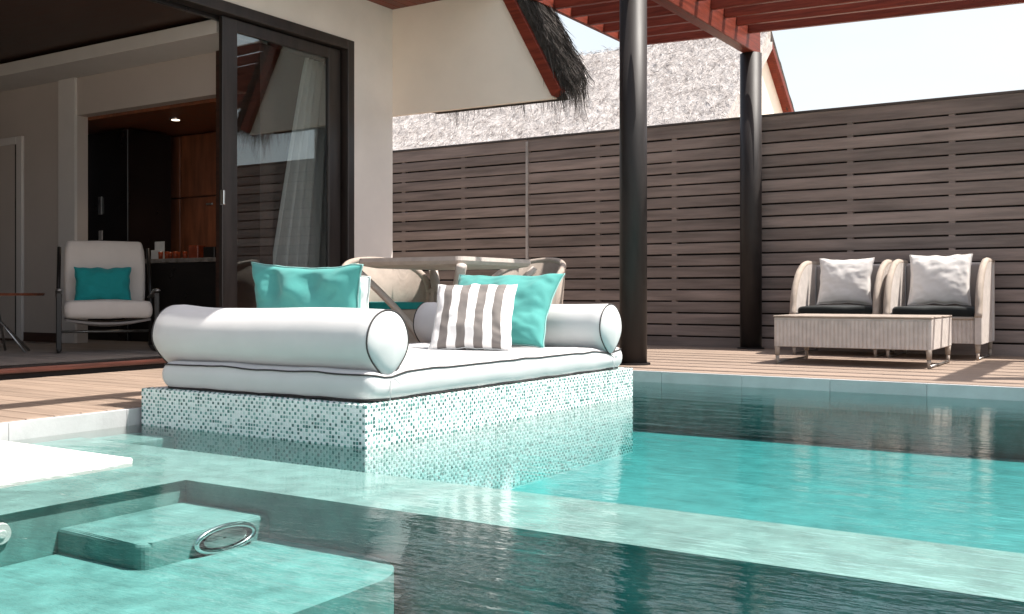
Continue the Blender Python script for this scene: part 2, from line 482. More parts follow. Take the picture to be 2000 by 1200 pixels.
# spa: submerged wall tops, step, bench, deep floor
spa = tag(obj("spa", boxm(-3.0, gx1, -4.9, 2.5, -1.6, -1.0), "pool_floor"), "deep teal spa basin beside the pool", "spa", kind="structure")
def rounded_rect(x0, x1, y0, y1, r, n=6, corners=(1, 1, 1, 1)):
    pts = []
    for k, (cx, cy, a0) in enumerate(((x1 - r, y1 - r, 0), (x0 + r, y1 - r, PI / 2), (x0 + r, y0 + r, PI), (x1 - r, y0 + r, 1.5 * PI))):
        if not corners[k]:
            pts.append(((x1, y1), (x0, y1), (x0, y0), (x1, y0))[k]); continue
        for i in range(n + 1):
            a = a0 + PI / 2 * i / n; pts.append((cx + r * math.cos(a), cy + r * math.sin(a)))
    return pts
bm = bmesh.new()
poly = [(-4.22, 2.90), (gx1, 2.90), (gx1, 2.445), (-2.94, 2.445), (-2.94, -4.9), (-3.32, -4.9), (-3.32, 2.51), (-4.22, 2.51)]
prism(bm, poly, 'z', -1.5, WL - 0.022)
bevel_top(bm, 0.016, 3)
obj("spa_wall", bm, "pool_plaster", spa)
obj("ledge", boxm(-4.22, -3.93, 2.52, 3.20, -0.6, WL - 0.035, 0.01, 2), "pool_plaster", spa)
bm = bmesh.new(); prism(bm, rounded_rect(-2.939, -2.525, 1.94, 2.444, 0.035, 5, (0, 0, 0, 1)), 'z', -1.4, WL - 0.10); bevel_top(bm, 0.018, 4)
step = obj("step", bm, "pool_plaster", spa)
bm = bmesh.new(); prism(bm, rounded_rect(-2.938, -1.87, -3.5, 2.443, 0.22, 10, (1, 0, 0, 1)), 'z', -1.4, WL - 0.178); bevel_top(bm, 0.018, 4)
obj("bench", bm, "pool_plaster", spa)
lamp = obj("light_fitting", boxm(0, 0.001, 0, 0.001, 0, 0.001), "bronze", spa, loc=(-2.523, 2.245, -0.222))
bm = bmesh.new(); tube(bm, [(0.012, 0.118 * math.cos(2 * PI * k / 40), 0.038 * math.sin(2 * PI * k / 40)) for k in range(40)], 0.009, 8, True)
obj("rim", bm, "chrome", lamp, True)
bm = bmesh.new()
c = bm.verts.new((0.004, 0, 0)); ring = [bm.verts.new((0.012, 0.088 * math.cos(2 * PI * k / 40), 0.028 * math.sin(2 * PI * k / 40))) for k in range(40)]
ring2 = [bm.verts.new((0.022, 0.06 * math.cos(2 * PI * k / 40), 0.019 * math.sin(2 * PI * k / 40))) for k in range(40)]
for k in range(40):
    bm.faces.new((ring[k], ring[(k + 1) % 40], ring2[(k + 1) % 40], ring2[k])); bm.faces.new((ring2[k], ring2[(k + 1) % 40], c))
obj("lens", bm, "steel", lamp, True)
bm = bmesh.new(); prism(bm, [(0.116 * math.cos(2 * PI * k / 40), 0.037 * math.sin(2 * PI * k / 40)) for k in range(40)], 'x', 0.0015, 0.006); obj("niche_shade_disc", bm, "black_lacquer", lamp)  # flat black disc carries the darkness of the niche behind the lens
jet = tag(thing("water_jet", "white round water jet fitting on the spa wall", "jet fitting", (-2.938, 1.75, -0.165)), None)
bm = bmesh.new(); cyl(bm, (0, 0, 0), (0.010, 0, 0), 0.034, 0.030, 28); obj("flange", bm, "jet_plastic", jet)
bm = bmesh.new(); cyl(bm, (0.012, 0, 0), (0.016, 0, 0), 0.014, 0.011, 20); obj("nozzle", bm, "jet_plastic", jet)

# water body
bm = bmesh.new(); box(bm, gx0 + 0.012, gx1 - 0.01, gy0 + 0.1, gy1 - 0.014, -1.56, WL)
tag(obj("water", bm, "water"), "clear turquoise rippling pool water", "water", kind="structure")

slab = tag(obj("stone_ledge", boxm(gx0 + 0.04, -3.326, -4.8, 2.515, -0.6, WL + 0.010, 0.006, 1), "white_stone"),
           "sunlit white stone ledge level with the water beside the deck", "ledge", kind="structure")

# deck: bearer sheet and boards
bm = bmesh.new()
box(bm, -6.30, gx0 - 0.002, -3, 10.12, -0.057, -0.030); box(bm, gx0 - 0.002, gx1 + 2, gy1 + 0.002, 10.12, -0.057, -0.030)
deck = tag(obj("deck", bm, "fence_back"), "pale timber pool deck", "deck", kind="structure")
PW = 0.138
plank_cache = {}
def plank(x0, x1, y0, mname, parent, z=0.0):
    key = (round(x1 - x0, 2), mname)
    if key not in plank_cache:
        plank_cache[key] = mesh_of("plank", boxm(0, x1 - x0, 0, PW - 0.0035, -0.026, 0, 0.003), mname)
    o = bpy.data.objects.new("plank", plank_cache[key]); COL.objects.link(o); o.parent = parent
    o.location = (x0, y0, z + random.uniform(-0.0012, 0.0006)); return o
rows = int((10.1 + 1.0) / PW)
for k in range(rows):
    y0 = gy1 - PW * round((gy1 + 1.0) / PW) + 0.004 + k * PW
    if y0 < gy1 - 0.05:
        plank(-6.298, gx0 - 0.004, y0, "deck_wood", deck)
    else:
        j = (-2.9, 0.4, -1.6)[k % 3]
        plank(-6.298, j - 0.003, y0, "deck_wood", deck); plank(j, gx1 + 1.9, y0, "deck_wood", deck)

# house floor one step up
hf = tag(obj("house_floor", boxm(-14, -6.33, -3, 7.79, -0.05, 0.038), "fence_back"), "raised grey timber floor of the villa", "floor", kind="structure")
k = 0; y0 = -2.0
while y0 < 7.5:
    plank(-10.6, -6.335, y0, "floor_wood", hf, 0.066); y0 += PW
obj("step_board", boxm(-6.372, -6.305, -2.5, 7.78, 0.036, 0.0685, 0.008, 2), "step_wood", hf)
obj("step_riser", boxm(-6.365, -6.338, -2.5, 7.78, -0.02, 0.0355, 0.003), "step_wood", hf)

# ------------------------------------------------------------------ villa
XW = -6.35
villa = thing("villa", "cream plastered villa with dark framed sliding door and thatched eave", "building", (XW, 7.79, 0))
def vpart(name, bm, m, parent=villa, smooth=False):
    o = obj(name, bm, m, parent, smooth)
    w = Vector((XW, 7.79, 0)) if parent is villa else Vector((0, 0, 0))
    o.data.transform(Matrix.Translation(-w)); return o
DH = 2.912; DY1 = 7.214
bm = bmesh.new()
prism(bm, [(-4.0, DH), (DY1, DH), (DY1, 0.0), (7.79, 0.0), (7.79, 3.60), (-4.0, 3.60)], 'x', XW - 0.22, XW)
vpart("wall", bm, "plaster")
# gable cheek beyond the corner, closing the side of the steep roof
bm = bmesh.new()
prism(bm, [(XW - 0.15, 2.306), (-4.515, 2.290), (-5.60, 4.25), (XW - 0.15, 4.25)], 'y', 7.7905, 7.84)
vpart("gable_panel", bm, "gable_plaster")
# barge board along the slope of the gable and its foot block
sl = Vector((-5.044 + 4.52, 0, 3.243 - 2.295)).normalized(); nr = Vector((-sl.z, 0, sl.x)) * -1
def slope_board(p0, length, t0, t1, y0, y1):
    p0 = Vector(p0); b_ = bmesh.new()
    a = p0 + nr * t0; b2 = p0 + nr * t1
    prism(b_, [(a.x, a.z), (b2.x, b2.z), (b2.x + sl.x * length, b2.z + sl.z * length), (a.x + sl.x * length, a.z + sl.z * length)], 'y', y0, y1)
    return b_
bm = slope_board((-4.515, 0, 2.300), 2.6, 0.0, 0.105, 7.735, 7.845); bevel(bm, 0.005)
vpart("barge_board", bm, "red_timber")
# thatched roof slope with its thick dark edge
def roof_slab(p0, length, t0, t1, y0, y1, n, m, amp, seed):
    b_ = bmesh.new(); p0 = Vector(p0)
    top = []
    for layer, t in enumerate((t0, t1)):
        g = []
        for i in range(n + 1):
            row = []
            for j in range(m + 1):
                p = p0 + sl * (length * i / n) + nr * t + Vector((0, y0 + (y1 - y0) * j / m, 0))
                d = noise.noise(p * 6.0 + Vector((seed, 0, 0))) + 0.6 * noise.noise(p * 17.0)
                p += nr * d * amp * (1 if layer else 0.3) + sl * d * amp * 0.8 * (1 if i in (0, n) else 0) + Vector((0, d * amp * 0.6 if j in (0, m) else 0, 0))
                row.append(b_.verts.new(p))
            g.append(row)
        top.append(g)
    A, B = top
    for g in (A, B):
        for i in range(n):
            for j in range(m):
                b_.faces.new((g[i][j], g[i + 1][j], g[i + 1][j + 1], g[i][j + 1]))
    for i in range(n):
        for j in (0, m):
            b_.faces.new((A[i][j], A[i + 1][j], B[i + 1][j], B[i][j]))
    for j in range(m):
        for i in (0, n):
            b_.faces.new((A[i][j], A[i][j + 1], B[i][j + 1], B[i][j]))
    return b_
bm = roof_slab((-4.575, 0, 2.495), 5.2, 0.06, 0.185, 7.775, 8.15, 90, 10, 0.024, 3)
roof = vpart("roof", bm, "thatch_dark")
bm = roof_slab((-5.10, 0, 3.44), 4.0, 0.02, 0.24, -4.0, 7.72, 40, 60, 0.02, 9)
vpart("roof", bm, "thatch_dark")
def strands(bm, n, gen):
    for _ in range(n):
        p, d, L, w = gen()
        p = Vector(p); d = Vector(d).normalized()
        s = d.cross(Vector((random.uniform(-1, 1), random.uniform(-1, 1), random.uniform(-.3, .3)))).normalized() * w
        mid = p + d * L * 0.5 + Vector((random.gauss(0, .012), random.gauss(0, .012), 0)) * (L * 4)
        v = [bm.verts.new(q) for q in (p - s, p + s, mid + s * .8, mid - s * .8)]
        e = bm.verts.new(p + d * L + Vector((random.gauss(0, .02), random.gauss(0, .02), 0)))
        bm.faces.new(v); bm.faces.new((v[3], v[2], e))
bm = bmesh.new()
def g1():   # along the dark edge, combed down the slope
    t = random.random() ** 1.3 * 2.3
    p = Vector((-4.50, 7.76 + random.random() * 0.1, 2.36)) + sl * t + nr * random.uniform(0.10, 0.20)
    return p, -sl + Vector((random.gauss(0, .1), random.gauss(-.05, .08), random.gauss(0, .1))), random.uniform(0.08, 0.24), random.uniform(.0012, .003)
strands(bm, 2600, g1)
def g1b():  # the weathered outer face of the thatch
    t = random.random() * 2.3
    p = Vector((-4.50, 7.77 + random.random() * 0.38, 2.36)) + sl * (t + 0.1) + nr * random.uniform(0.175, 0.215)
    return p, -sl + Vector((random.gauss(0, .06), random.gauss(0, .10), random.gauss(0, .06))) + nr * random.gauss(.05, .1), random.uniform(0.08, 0.26), random.uniform(.0014, .0035)
strands(bm, 3000, g1b)
def g2():   # tuft hanging at the foot of the slope
    p = Vector((-4.50, 7.76 + random.random() * 0.4, 2.36)) + sl * random.uniform(.02, .42) + nr * random.uniform(0.06, 0.20)
    return p, Vector((random.gauss(.12, .10), random.gauss(0, .07), -1)), random.uniform(0.12, 0.56) * random.uniform(.5, 1), random.uniform(.001, .0028)
strands(bm, 1300, g2)
def g3():   # loose straws below the bottom edge of the gable panel
    c = random.choice((-5.72, -5.66, -5.50, -5.02, -4.95, -4.72, -4.66, -4.60, -4.57))
    p = Vector((c + random.gauss(0, .025), random.uniform(7.86, 8.1), 2.33))
    return p, Vector((random.gauss(.03, .10), random.gauss(0, .06), -1)), abs(random.gauss(0.10, .07)) + .03, random.uniform(.0008, .0022)
strands(bm, 150, g3)
def g4():
    p = Vector((random.uniform(-6.1, -4.5), random.uniform(7.86, 8.1), 2.33))
    return p, Vector((random.gauss(0, .25), random.gauss(0, .1), -1)), random.uniform(.02, .09), random.uniform(.0008, .0016)
strands(bm, 160, g4)
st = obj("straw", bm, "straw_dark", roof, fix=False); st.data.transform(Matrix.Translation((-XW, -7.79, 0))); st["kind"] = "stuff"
# closing board behind the gable so the eave is solid
bm = bmesh.new()
prism(bm, [(XW + 0.3, 2.345), (-4.56, 2.335), (-5.57, 4.15), (XW + 0.3, 4.15)], 'y', 7.842, 8.14)
vpart("eave_filling", bm, "thatch_dark")
# red timber soffit: boards running along the wall
sof = vpart("soffit", boxm(XW + 0.002, -5.085, -4.0, 7.788, 3.375, 3.42), "dark_timber")
xx = XW + 0.004
while xx < -5.10:
    o = obj("soffit_board", boxm(0, 0.104, 0, 11.78, 0, 0.028, 0.004), "soffit_timber", sof, loc=(xx - XW, -4.0 - 7.79 + 0.004, 3.345)); xx += 0.1065
obj("eave_board", boxm(-5.083, -5.055, -4.0, 7.73, 3.30, 3.46, 0.004), "red_timber_y", villa).data.transform(Matrix.Translation((-XW, -7.79, 0)))

# ---- sliding door and its frame
dr = vpart("sliding_door", boxm(XW - 0.10, XW - 0.055, 5.69, 5.85, 0.07, 2.815, 0.004), "bronze")
def dpart(name, bm, m): return vpart_child(name, bm, m, dr)
def vpart_child(name, bm, m, parent, smooth=False):
    o = obj(name, bm, m, parent, smooth); o.data.transform(Matrix.Translation((-XW, -7.79, 0))); return o
vpart_child("stile", boxm(XW - 0.10, XW - 0.055, 6.943, 7.10, 0.07, 2.815, 0.004), "bronze", dr)
vpart_child("top_rail", boxm(XW - 0.099, XW - 0.056, 5.85, 6.943, 2.715, 2.814, 0.004), "bronze", dr)
vpart_child("bottom_rail", boxm(XW - 0.099, XW - 0.056, 5.85, 6.943, 0.07, 0.22, 0.004), "bronze", dr)
vpart_child("glass_pane", boxm(XW - 0.082, XW - 0.076, 5.84, 6.95, 0.21, 2.725), "pane_glass", dr)
vpart_child("handle", boxm(XW - 0.075, XW - 0.03, 5.682, 5.702, 1.28, 1.40, 0.004), "chrome", dr)
fr = vpart("door_frame", boxm(XW - 0.17, XW + 0.012, -3.9, DY1 - 0.085, 2.825, DH + 0.004, 0.004), "bronze")
vpart_child("jamb", boxm(XW - 0.17, XW + 0.012, DY1 - 0.084, DY1 + 0.004, 0.04, DH + 0.004, 0.004), "bronze", fr)
vpart_child("track", boxm(XW - 0.155, XW - 0.11, -3.9, DY1 - 0.086, 2.79, 2.824), "black_lacquer", fr)
vpart_child("sill", boxm(XW - 0.16, XW - 0.03, -2.4, DY1 - 0.086, 0.0675, 0.078), "bronze", fr)
# black strip standing in for the shade in the slot beside the jamb
vpart_child("slot_shade_strip", boxm(XW - 0.168, XW - 0.105, 7.102, DY1 - 0.085, 0.08, 2.79), "black_lacquer", fr)

# ---- rooms behind
CEZ = 2.86
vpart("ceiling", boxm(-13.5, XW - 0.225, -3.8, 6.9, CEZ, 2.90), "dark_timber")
YB = 6.20
# lounge back wall, with the pantry opening; the bulkhead over it
bm = bmesh.new()
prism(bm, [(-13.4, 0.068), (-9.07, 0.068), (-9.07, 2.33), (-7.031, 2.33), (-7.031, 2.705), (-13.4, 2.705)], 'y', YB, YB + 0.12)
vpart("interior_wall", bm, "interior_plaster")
vpart("pillar", boxm(-9.335, -9.068, YB - 0.03, YB - 0.001, 0.068, 2.704), "lit_pillar_and_trim")
vpart("bulkhead", boxm(-13.4, -6.545, 5.75, YB + 0.12, 2.706, 2.825, 0.004), "lit_pillar_and_trim")
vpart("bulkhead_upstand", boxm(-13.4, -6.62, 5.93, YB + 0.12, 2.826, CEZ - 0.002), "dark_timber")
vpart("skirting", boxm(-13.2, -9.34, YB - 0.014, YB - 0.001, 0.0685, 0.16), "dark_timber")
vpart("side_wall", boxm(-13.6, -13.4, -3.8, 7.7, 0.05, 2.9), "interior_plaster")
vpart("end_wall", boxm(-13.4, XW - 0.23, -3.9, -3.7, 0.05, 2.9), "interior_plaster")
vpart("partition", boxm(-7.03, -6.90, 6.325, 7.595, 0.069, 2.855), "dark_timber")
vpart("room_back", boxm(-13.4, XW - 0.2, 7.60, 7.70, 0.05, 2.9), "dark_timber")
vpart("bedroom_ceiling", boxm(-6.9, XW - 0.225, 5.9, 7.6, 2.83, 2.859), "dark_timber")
# left door of the lounge
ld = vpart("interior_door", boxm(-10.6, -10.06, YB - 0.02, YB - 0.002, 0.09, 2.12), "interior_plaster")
vpart_child("door_casing", boxm(-10.06, -9.96, YB - 0.035, YB - 0.002, 0.07, 2.2, 0.005), "lit_pillar_and_trim", ld)
vpart_child("dark_gap", boxm(-10.10, -10.062, YB - 0.022, YB - 0.0205, 0.09, 2.12), "black_lacquer", ld)
vpart_child("door_casing", boxm(-10.7, -10.062, YB - 0.035, YB - 0.0225, 2.121, 2.2, 0.005), "lit_pillar_and_trim", ld)

# ---- curtain
bm = bmesh.new(); nu, nv = 60, 24; g = []
for j in range(nv + 1):
    t = j / nv; z = 2.74 - t * 2.62
    yl = 6.90 - 0.60 * (t ** 0.9); yr = 7.36
    row = []
    for i in range(nu + 1):
        s = i / nu
        f = math.sin(s * 2 * PI * 6.5 + 0.4 * math.sin(t * 3)) * (0.022 + 0.028 * t) + 0.012 * math.sin(s * 31 + t * 2)
        row.append(bm.verts.new((-6.66 + f, yl + (yr - yl) * s, z)))
    g.append(row)
for j in range(nv):
    for i in range(nu):
        bm.faces.new((g[j][i], g[j][i + 1], g[j + 1][i + 1], g[j + 1][i]))
cur = obj("curtain", bm, "sheer", None, True)
tag(cur, "sheer white curtain gathered behind the sliding glass door", "curtain")

# ---- pantry: black tall cupboard, wooden cupboards, counter
pc = thing("tall_cupboard", "black tall cupboard with slim pull behind the armchair", "cupboard", (-9.36, 6.75, 0.067))
obj("body", boxm(-0.62, 0.34, 0, 0.55, 0, 2.20, 0.004), "black_lacquer", pc)
obj("handle", boxm(-0.13, -0.075, -0.018, 0.001, 1.33, 1.52, 0.003), "steel", pc)
obj("lock_plate", boxm(-0.13, -0.07, -0.012, 0.001, 1.06, 1.16, 0.003), "lit_pillar_and_trim", pc)
kc = thing("kitchen_counter", "dark kitchen counter with a stone top inside the pantry", "counter", (-8.25, 6.75, 0.067))
obj("base_unit", boxm(-0.765, 1.19, 0.03, 0.70, 0.0, 0.80, 0.004), "black_lacquer", kc)
obj("worktop", boxm(-0.766, 1.195, 0.0, 0.705, 0.802, 0.845, 0.004), "marble", kc)
wc = thing("wall_cupboard", "reddish brown wooden wall cupboards above the pantry counter", "cupboard", (-9.05, 7.28, 0.94))
obj("carcass", boxm(-1.2, 2.0, 0.2, 0.28, -0.0, 1.35), "dark_timber", wc)
for (a, b_) in ((-0.95, -0.012), (0.012, 0.93), (0.95, 1.9)):
    for (c0, c1) in ((0.0, 0.66), (0.675, 1.345)):
        d = obj("door", boxm(a, b_, 0.17, 0.199, c0, c1, 0.003), "cabinet_wood", wc)
        if c0 == 0.0:
            obj("knob", boxm((a + b_) / 2 - 0.05, (a + b_) / 2 + 0.05, 0.155, 0.169, 0.57, 0.59, 0.003), "steel", d)
vpart("pantry_ceiling", boxm(-10.4, -7.035, YB + 0.121, 7.58, 2.30, 2.33), "cabinet_wood")
vpart("door_lining", boxm(-7.03, -6.48, YB - 0.03, YB + 0.12, 0.069, 2.704), "dark_timber")
dl = tag(thing("downlight", "small round downlight in the pantry ceiling", "ceiling light", (-8.25, 6.73, 2.298)))
bm = bmesh.new(); cyl(bm, (0, 0, 0), (0, 0, -0.012), 0.06, 0.055, 24); obj("trim_ring", bm, "chrome", dl)
em, ent, eN, eL, eP = nodes_of("lamp_glow"); eP.inputs["Emission Color"].default_value = (1, 0.85, 0.65, 1); eP.inputs["Emission Strength"].default_value = 1.6
bm = bmesh.new(); cyl(bm, (0, 0, -0.0125), (0, 0, -0.015), 0.04, 0.04, 24); obj("bulb", bm, "lamp_glow", dl)
spd = bpy.data.lights.new("downlight_spot", 'SPOT'); spd.energy = 7; spd.spot_size = 2.0; spd.spot_blend = 0.6; spd.color = (1, 0.8, 0.6); spd.shadow_soft_size = 0.04
spo = bpy.data.objects.new("downlight_spot", spd); COL.objects.link(spo); spo.parent = dl; spo.location = (0, 0, -0.03)
cz = 0.067 + 0.846
ho = thing("card_holder", "white upright card holder standing on the pantry counter", "card holder", (-8.80, 6.92, cz))
obj("back_plate", boxm(-0.075, 0.075, 0.05, 0.06, 0, 0.19, 0.002), "white_card", ho)
obj("pocket", boxm(-0.07, 0.09, 0.0, 0.048, 0, 0.10, 0.003), "white_card", ho)
for k, (px, py) in enumerate(((-8.64, 6.86), (-8.58, 6.93), (-8.53, 6.85), (-8.46, 6.93), (-8.41, 6.86), (-8.34, 6.92))):
    bm = bmesh.new(); cyl(bm, (0, 0, 0), (0, 0, 0.075), 0.021, 0.025, 14)
    o = tag(obj("tumbler", bm, "glass_amber", None, True, (px, py, cz)), "small amber tumbler in the row on the pantry counter", "tumbler", "amber tumblers on the pantry counter")
bx = obj("amber_box", boxm(-0.07, 0.07, -0.05, 0.05, 0, 0.13, 0.004), "glass_amber", None, loc=(-8.16, 6.92, cz)); tag(bx, "amber red box on the pantry counter beside the tumblers", "box")
bx = obj("black_box", boxm(-0.08, 0.08, -0.06, 0.06, 0, 0.11, 0.004), "black_lacquer", None, loc=(-7.92, 6.92, cz)); tag(bx, "small black box at the end of the pantry counter", "box")

# ------------------------------------------------------------------ back fence
FY = 10.2; FT = 2.38
fence = thing("fence", "weathered brown horizontal slat fence behind the deck", "fence", (0, FY, 0))
bays = [(-9.07, -6.28), (-6.28, -3.49), (-3.49, -0.70), (-0.70, 2.09), (2.09, 4.88), (4.88, 7.67)]
zt = []
z = 2.228
while z > 0.05:
    zt.append(z - 0.008); z -= 0.125
slat_mesh = mesh_of("slat", boxm(0.006, 2.784, 0, 0.022, -0.108, 0, 0.003), "fence_wood")
top_mesh = mesh_of("slat", boxm(0.006, 2.784, 0, 0.022, -0.137, 0, 0.003), "fence_wood")
def fence_bay(f, x0):
    o = bpy.data.objects.new("slat", top_mesh); COL.objects.link(o); o.parent = f; o.location = (x0, 0, FT - 0.006)
    for zz in zt:
        o = bpy.data.objects.new("slat", slat_mesh); COL.objects.link(o); o.parent = f
        o.location = (x0, random.uniform(0, 0.004), zz); o.rotation_euler = (0, random.gauss(0, .0006), 0)
    for k in range(4):
        bx_ = x0 + 0.93 * k
        w = 0.028 if k in (1, 2) else 0.02
        obj("batten", boxm(bx_ - w + (0.02 if k == 0 else 0), bx_ + w - (0.02 if k == 3 else 0), 0.006, 0.052, -0.02, FT - 0.02), "fence_wood", f)
    obj("backing", boxm(x0, x0 + 2.789, 0.054, 0.066, -0.02, FT - 0.03), "fence_back", f)
    obj("cap_rail", boxm(x0, x0 + 2.786, -0.012, 0.075, FT - 0.004, FT + 0.018, 0.003), "fence_cap", f)
for (x0, x1) in bays:
    fence_bay(fence, x0)
obj("seam_post", boxm(-6.298, -6.266, -0.014, 0.01, 0.0, FT - 0.03, 0.004), "pale_post", fence)

# ------------------------------------------------------------------ neighbour's thatched villa
nb = thing("thatched_house", "neighbouring house with a pale thatched roof above the fence", "building", (-9.5, 15.3, 0))
RX0, RX1, RY, RZ = -16.5, -5.05, 15.35, 4.66
def nroof(side, y_e, z_e, nx=170, nv_=60):
    b_ = bmesh.new(); g = []
    for i in range(nx + 1):
        row = []
        for j in range(nv_ + 1):
            t = j / nv_
            p = Vector((RX0 + (RX1 - RX0) * i / nx, RY + (y_e - RY) * t, RZ + (z_e - RZ) * t))
            d = noise.noise(Vector((p.x * 4, p.y * 4, p.z * 4))) * 0.5 + noise.noise(Vector((p.x * 11, p.y * 9, 3))) * 0.5 + noise.noise(Vector((p.x * 0.9, p.y * .8, 7))) * 0.8
            p.z += 0.05 * d - 0.10 * math.sin(PI * t) * 0.6
            row.append(b_.verts.new(p))
        g.append(row)
    for i in range(nx):
        for j in range(nv_):
            b_.faces.new((g[i][j], g[i + 1][j], g[i + 1][j + 1], g[i][j + 1]))
    geo = bmesh.ops.extrude_face_region(b_, geom=b_.faces[:])
    bmesh.ops.translate(b_, verts=[v for v in geo["geom"] if isinstance(v, bmesh.types.BMVert)], vec=(0, 0, -0.26))
    return b_
def npart(name, bm, m, parent=nb, fix=True):
    o = obj(name, bm, m, parent, fix=fix); o.data.transform(Matrix.Translation((9.5, -15.3, 0))); return o
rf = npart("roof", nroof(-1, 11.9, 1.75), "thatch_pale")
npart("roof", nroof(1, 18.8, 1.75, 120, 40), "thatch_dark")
bm = bmesh.new()
def g5():
    t = random.random(); xx = random.uniform(RX0 + 2, RX1)
    p = Vector((xx, RY + (11.9 - RY) * t, RZ + (1.75 - RZ) * t - 0.06 * math.sin(PI * t) + random.uniform(0.0, 0.07)))
    return p, Vector((random.gauss(.25, .55), -0.76, -0.64 + random.gauss(.08, .18))), random.uniform(.04, .17), random.uniform(.0015, .004)
strands(bm, 24000, g5)
def g6():
    xx = random.uniform(RX0 + 4, RX1); p = Vector((xx, RY + random.gauss(0, .06), RZ + random.uniform(-.02, .04)))
    return p, Vector((random.gauss(0, 1), random.choice((-1, 1)) * .7, random.gauss(.05, .3))), random.uniform(.05, .16), random.uniform(.002, .005)
strands(bm, 900, g6)
st = npart("straw", bm, "straw_pale", rf, fix=False); st["kind"] = "stuff"
bm = bmesh.new(); prism(bm, [(12.2, 0), (18.5, 0), (18.5, 1.9), (RY, RZ - 0.32), (12.2, 1.9)], 'x', RX1 - 0.30, RX1 - 0.12)
npart("gable_wall", bm, "gable_plaster")
for (ye, s) in ((11.9, -1), (18.8, 1)):
    bm = bmesh.new(); dz = (RZ - 1.75) / abs(RY - ye)
    prism(bm, [(RY, RZ - 0.22), (ye, 1.53), (ye, 1.42), (RY, RZ - 0.33)], 'x', RX1 - 0.02, RX1 + 0.03); npart("barge_board", bm, "pale_post" if s < 0 else "red_timber")
    bm = bmesh.new()
    prism(bm, [(RY, RZ - 0.262), (ye, 1.488), (ye, 1.44), (RY, RZ - 0.31)], 'x', RX1 - 0.119, RX1 - 0.021); npart("eave_lining", bm, "red_timber")
bm = bmesh.new(); box(bm, RX0 + 1, RX1 - 0.31, 12.3, 18.4, 0, 1.9); npart("wall", bm, "plaster")

# ------------------------------------------------------------------ pergola
perg = thing("pergola", "red brown timber pergola on dark round metal posts", "pergola", (-3.5, 7.28, 0))
PO = Vector((-3.5, 7.28, 0))
def ppart(name, bm, m, smooth=False):
    o = obj(name, bm, m, perg, smooth); o.data.transform(Matrix.Translation(-PO)); return o
def slz(x): return 3.150 - 0.030 * (x + 3.5)      # underside of the slats, a slight fall
for (x, y) in ((-3.5, 7.28), (-3.5, 10.02), (-3.5, 1.0), (0.15, 8.0), (0.15, 10.02), (3.8, 8.0), (3.8, 10.02)):
    bm = bmesh.new(); cyl(bm, (x, y, 0), (x, y, 2.995 - 0.03 * (x + 3.5)), 0.108, n=40)
    o = ppart("post", bm, "post_metal")
    for p in o.data.polygons: p.use_smooth = len(p.vertices) == 4
    bm = bmesh.new(); cyl(bm, (x, y, 0.0005), (x, y, 0.014), 0.135, n=40); b2 = obj("base_plate", bm, "post_metal", o); b2.data.transform(Matrix.Translation(-PO))
for (x, ya) in ((-3.5, 0.6), (0.15, 7.76), (3.8, 7.76)):
    dz = -0.03 * (x + 3.5)
    bm = boxm(x - 0.06, x + 0.06, ya, 10.14, 2.995 + dz, 3.255 + dz, 0.006); ppart("beam", bm, "red_timber_y")
ys = [9.79 - 0.332 * k for k in range(7)]
for y in ys:
    for (xa, xb) in ((-4.70, -3.562), (-3.438, 0.088), (0.212, 4.4)):
        bm = bmesh.new()
        v = [bm.verts.new((xx_, yy, slz(xx_) + zz)) for zz in (0, 0.098) for yy in (y - 0.024, y + 0.024) for xx_ in (xa, xb)]
        for q in ((0, 2, 3, 1), (4, 5, 7, 6), (0, 1, 5, 4), (2, 6, 7, 3), (1, 3, 7, 5), (0, 4, 6, 2)): bm.faces.new([v[i] for i in q])
        bevel(bm, 0.003)
        ppart("slat", bm, "red_timber")
bm = boxm(-4.745, -4.703, 7.74, 9.83, slz(-4.72) - 0.004, slz(-4.72) + 0.10, 0.004); ppart("edge_board", bm, "red_timber_y")
bm = boxm(-3.16, -2.68, 4.0, 7.05, 3.14, 3.19, 0.004); ppart("added_shade_board", bm, "red_timber_y")  # unseen board, added overhead to shade the left end of the bolster
for y in (4.25, 5.5, 6.8):
    ppart("shade_board_bracket", boxm(-3.437, -2.72, y - 0.03, y + 0.03, 3.06, 3.138, 0.003), "red_timber")  # added to carry the unseen shading board

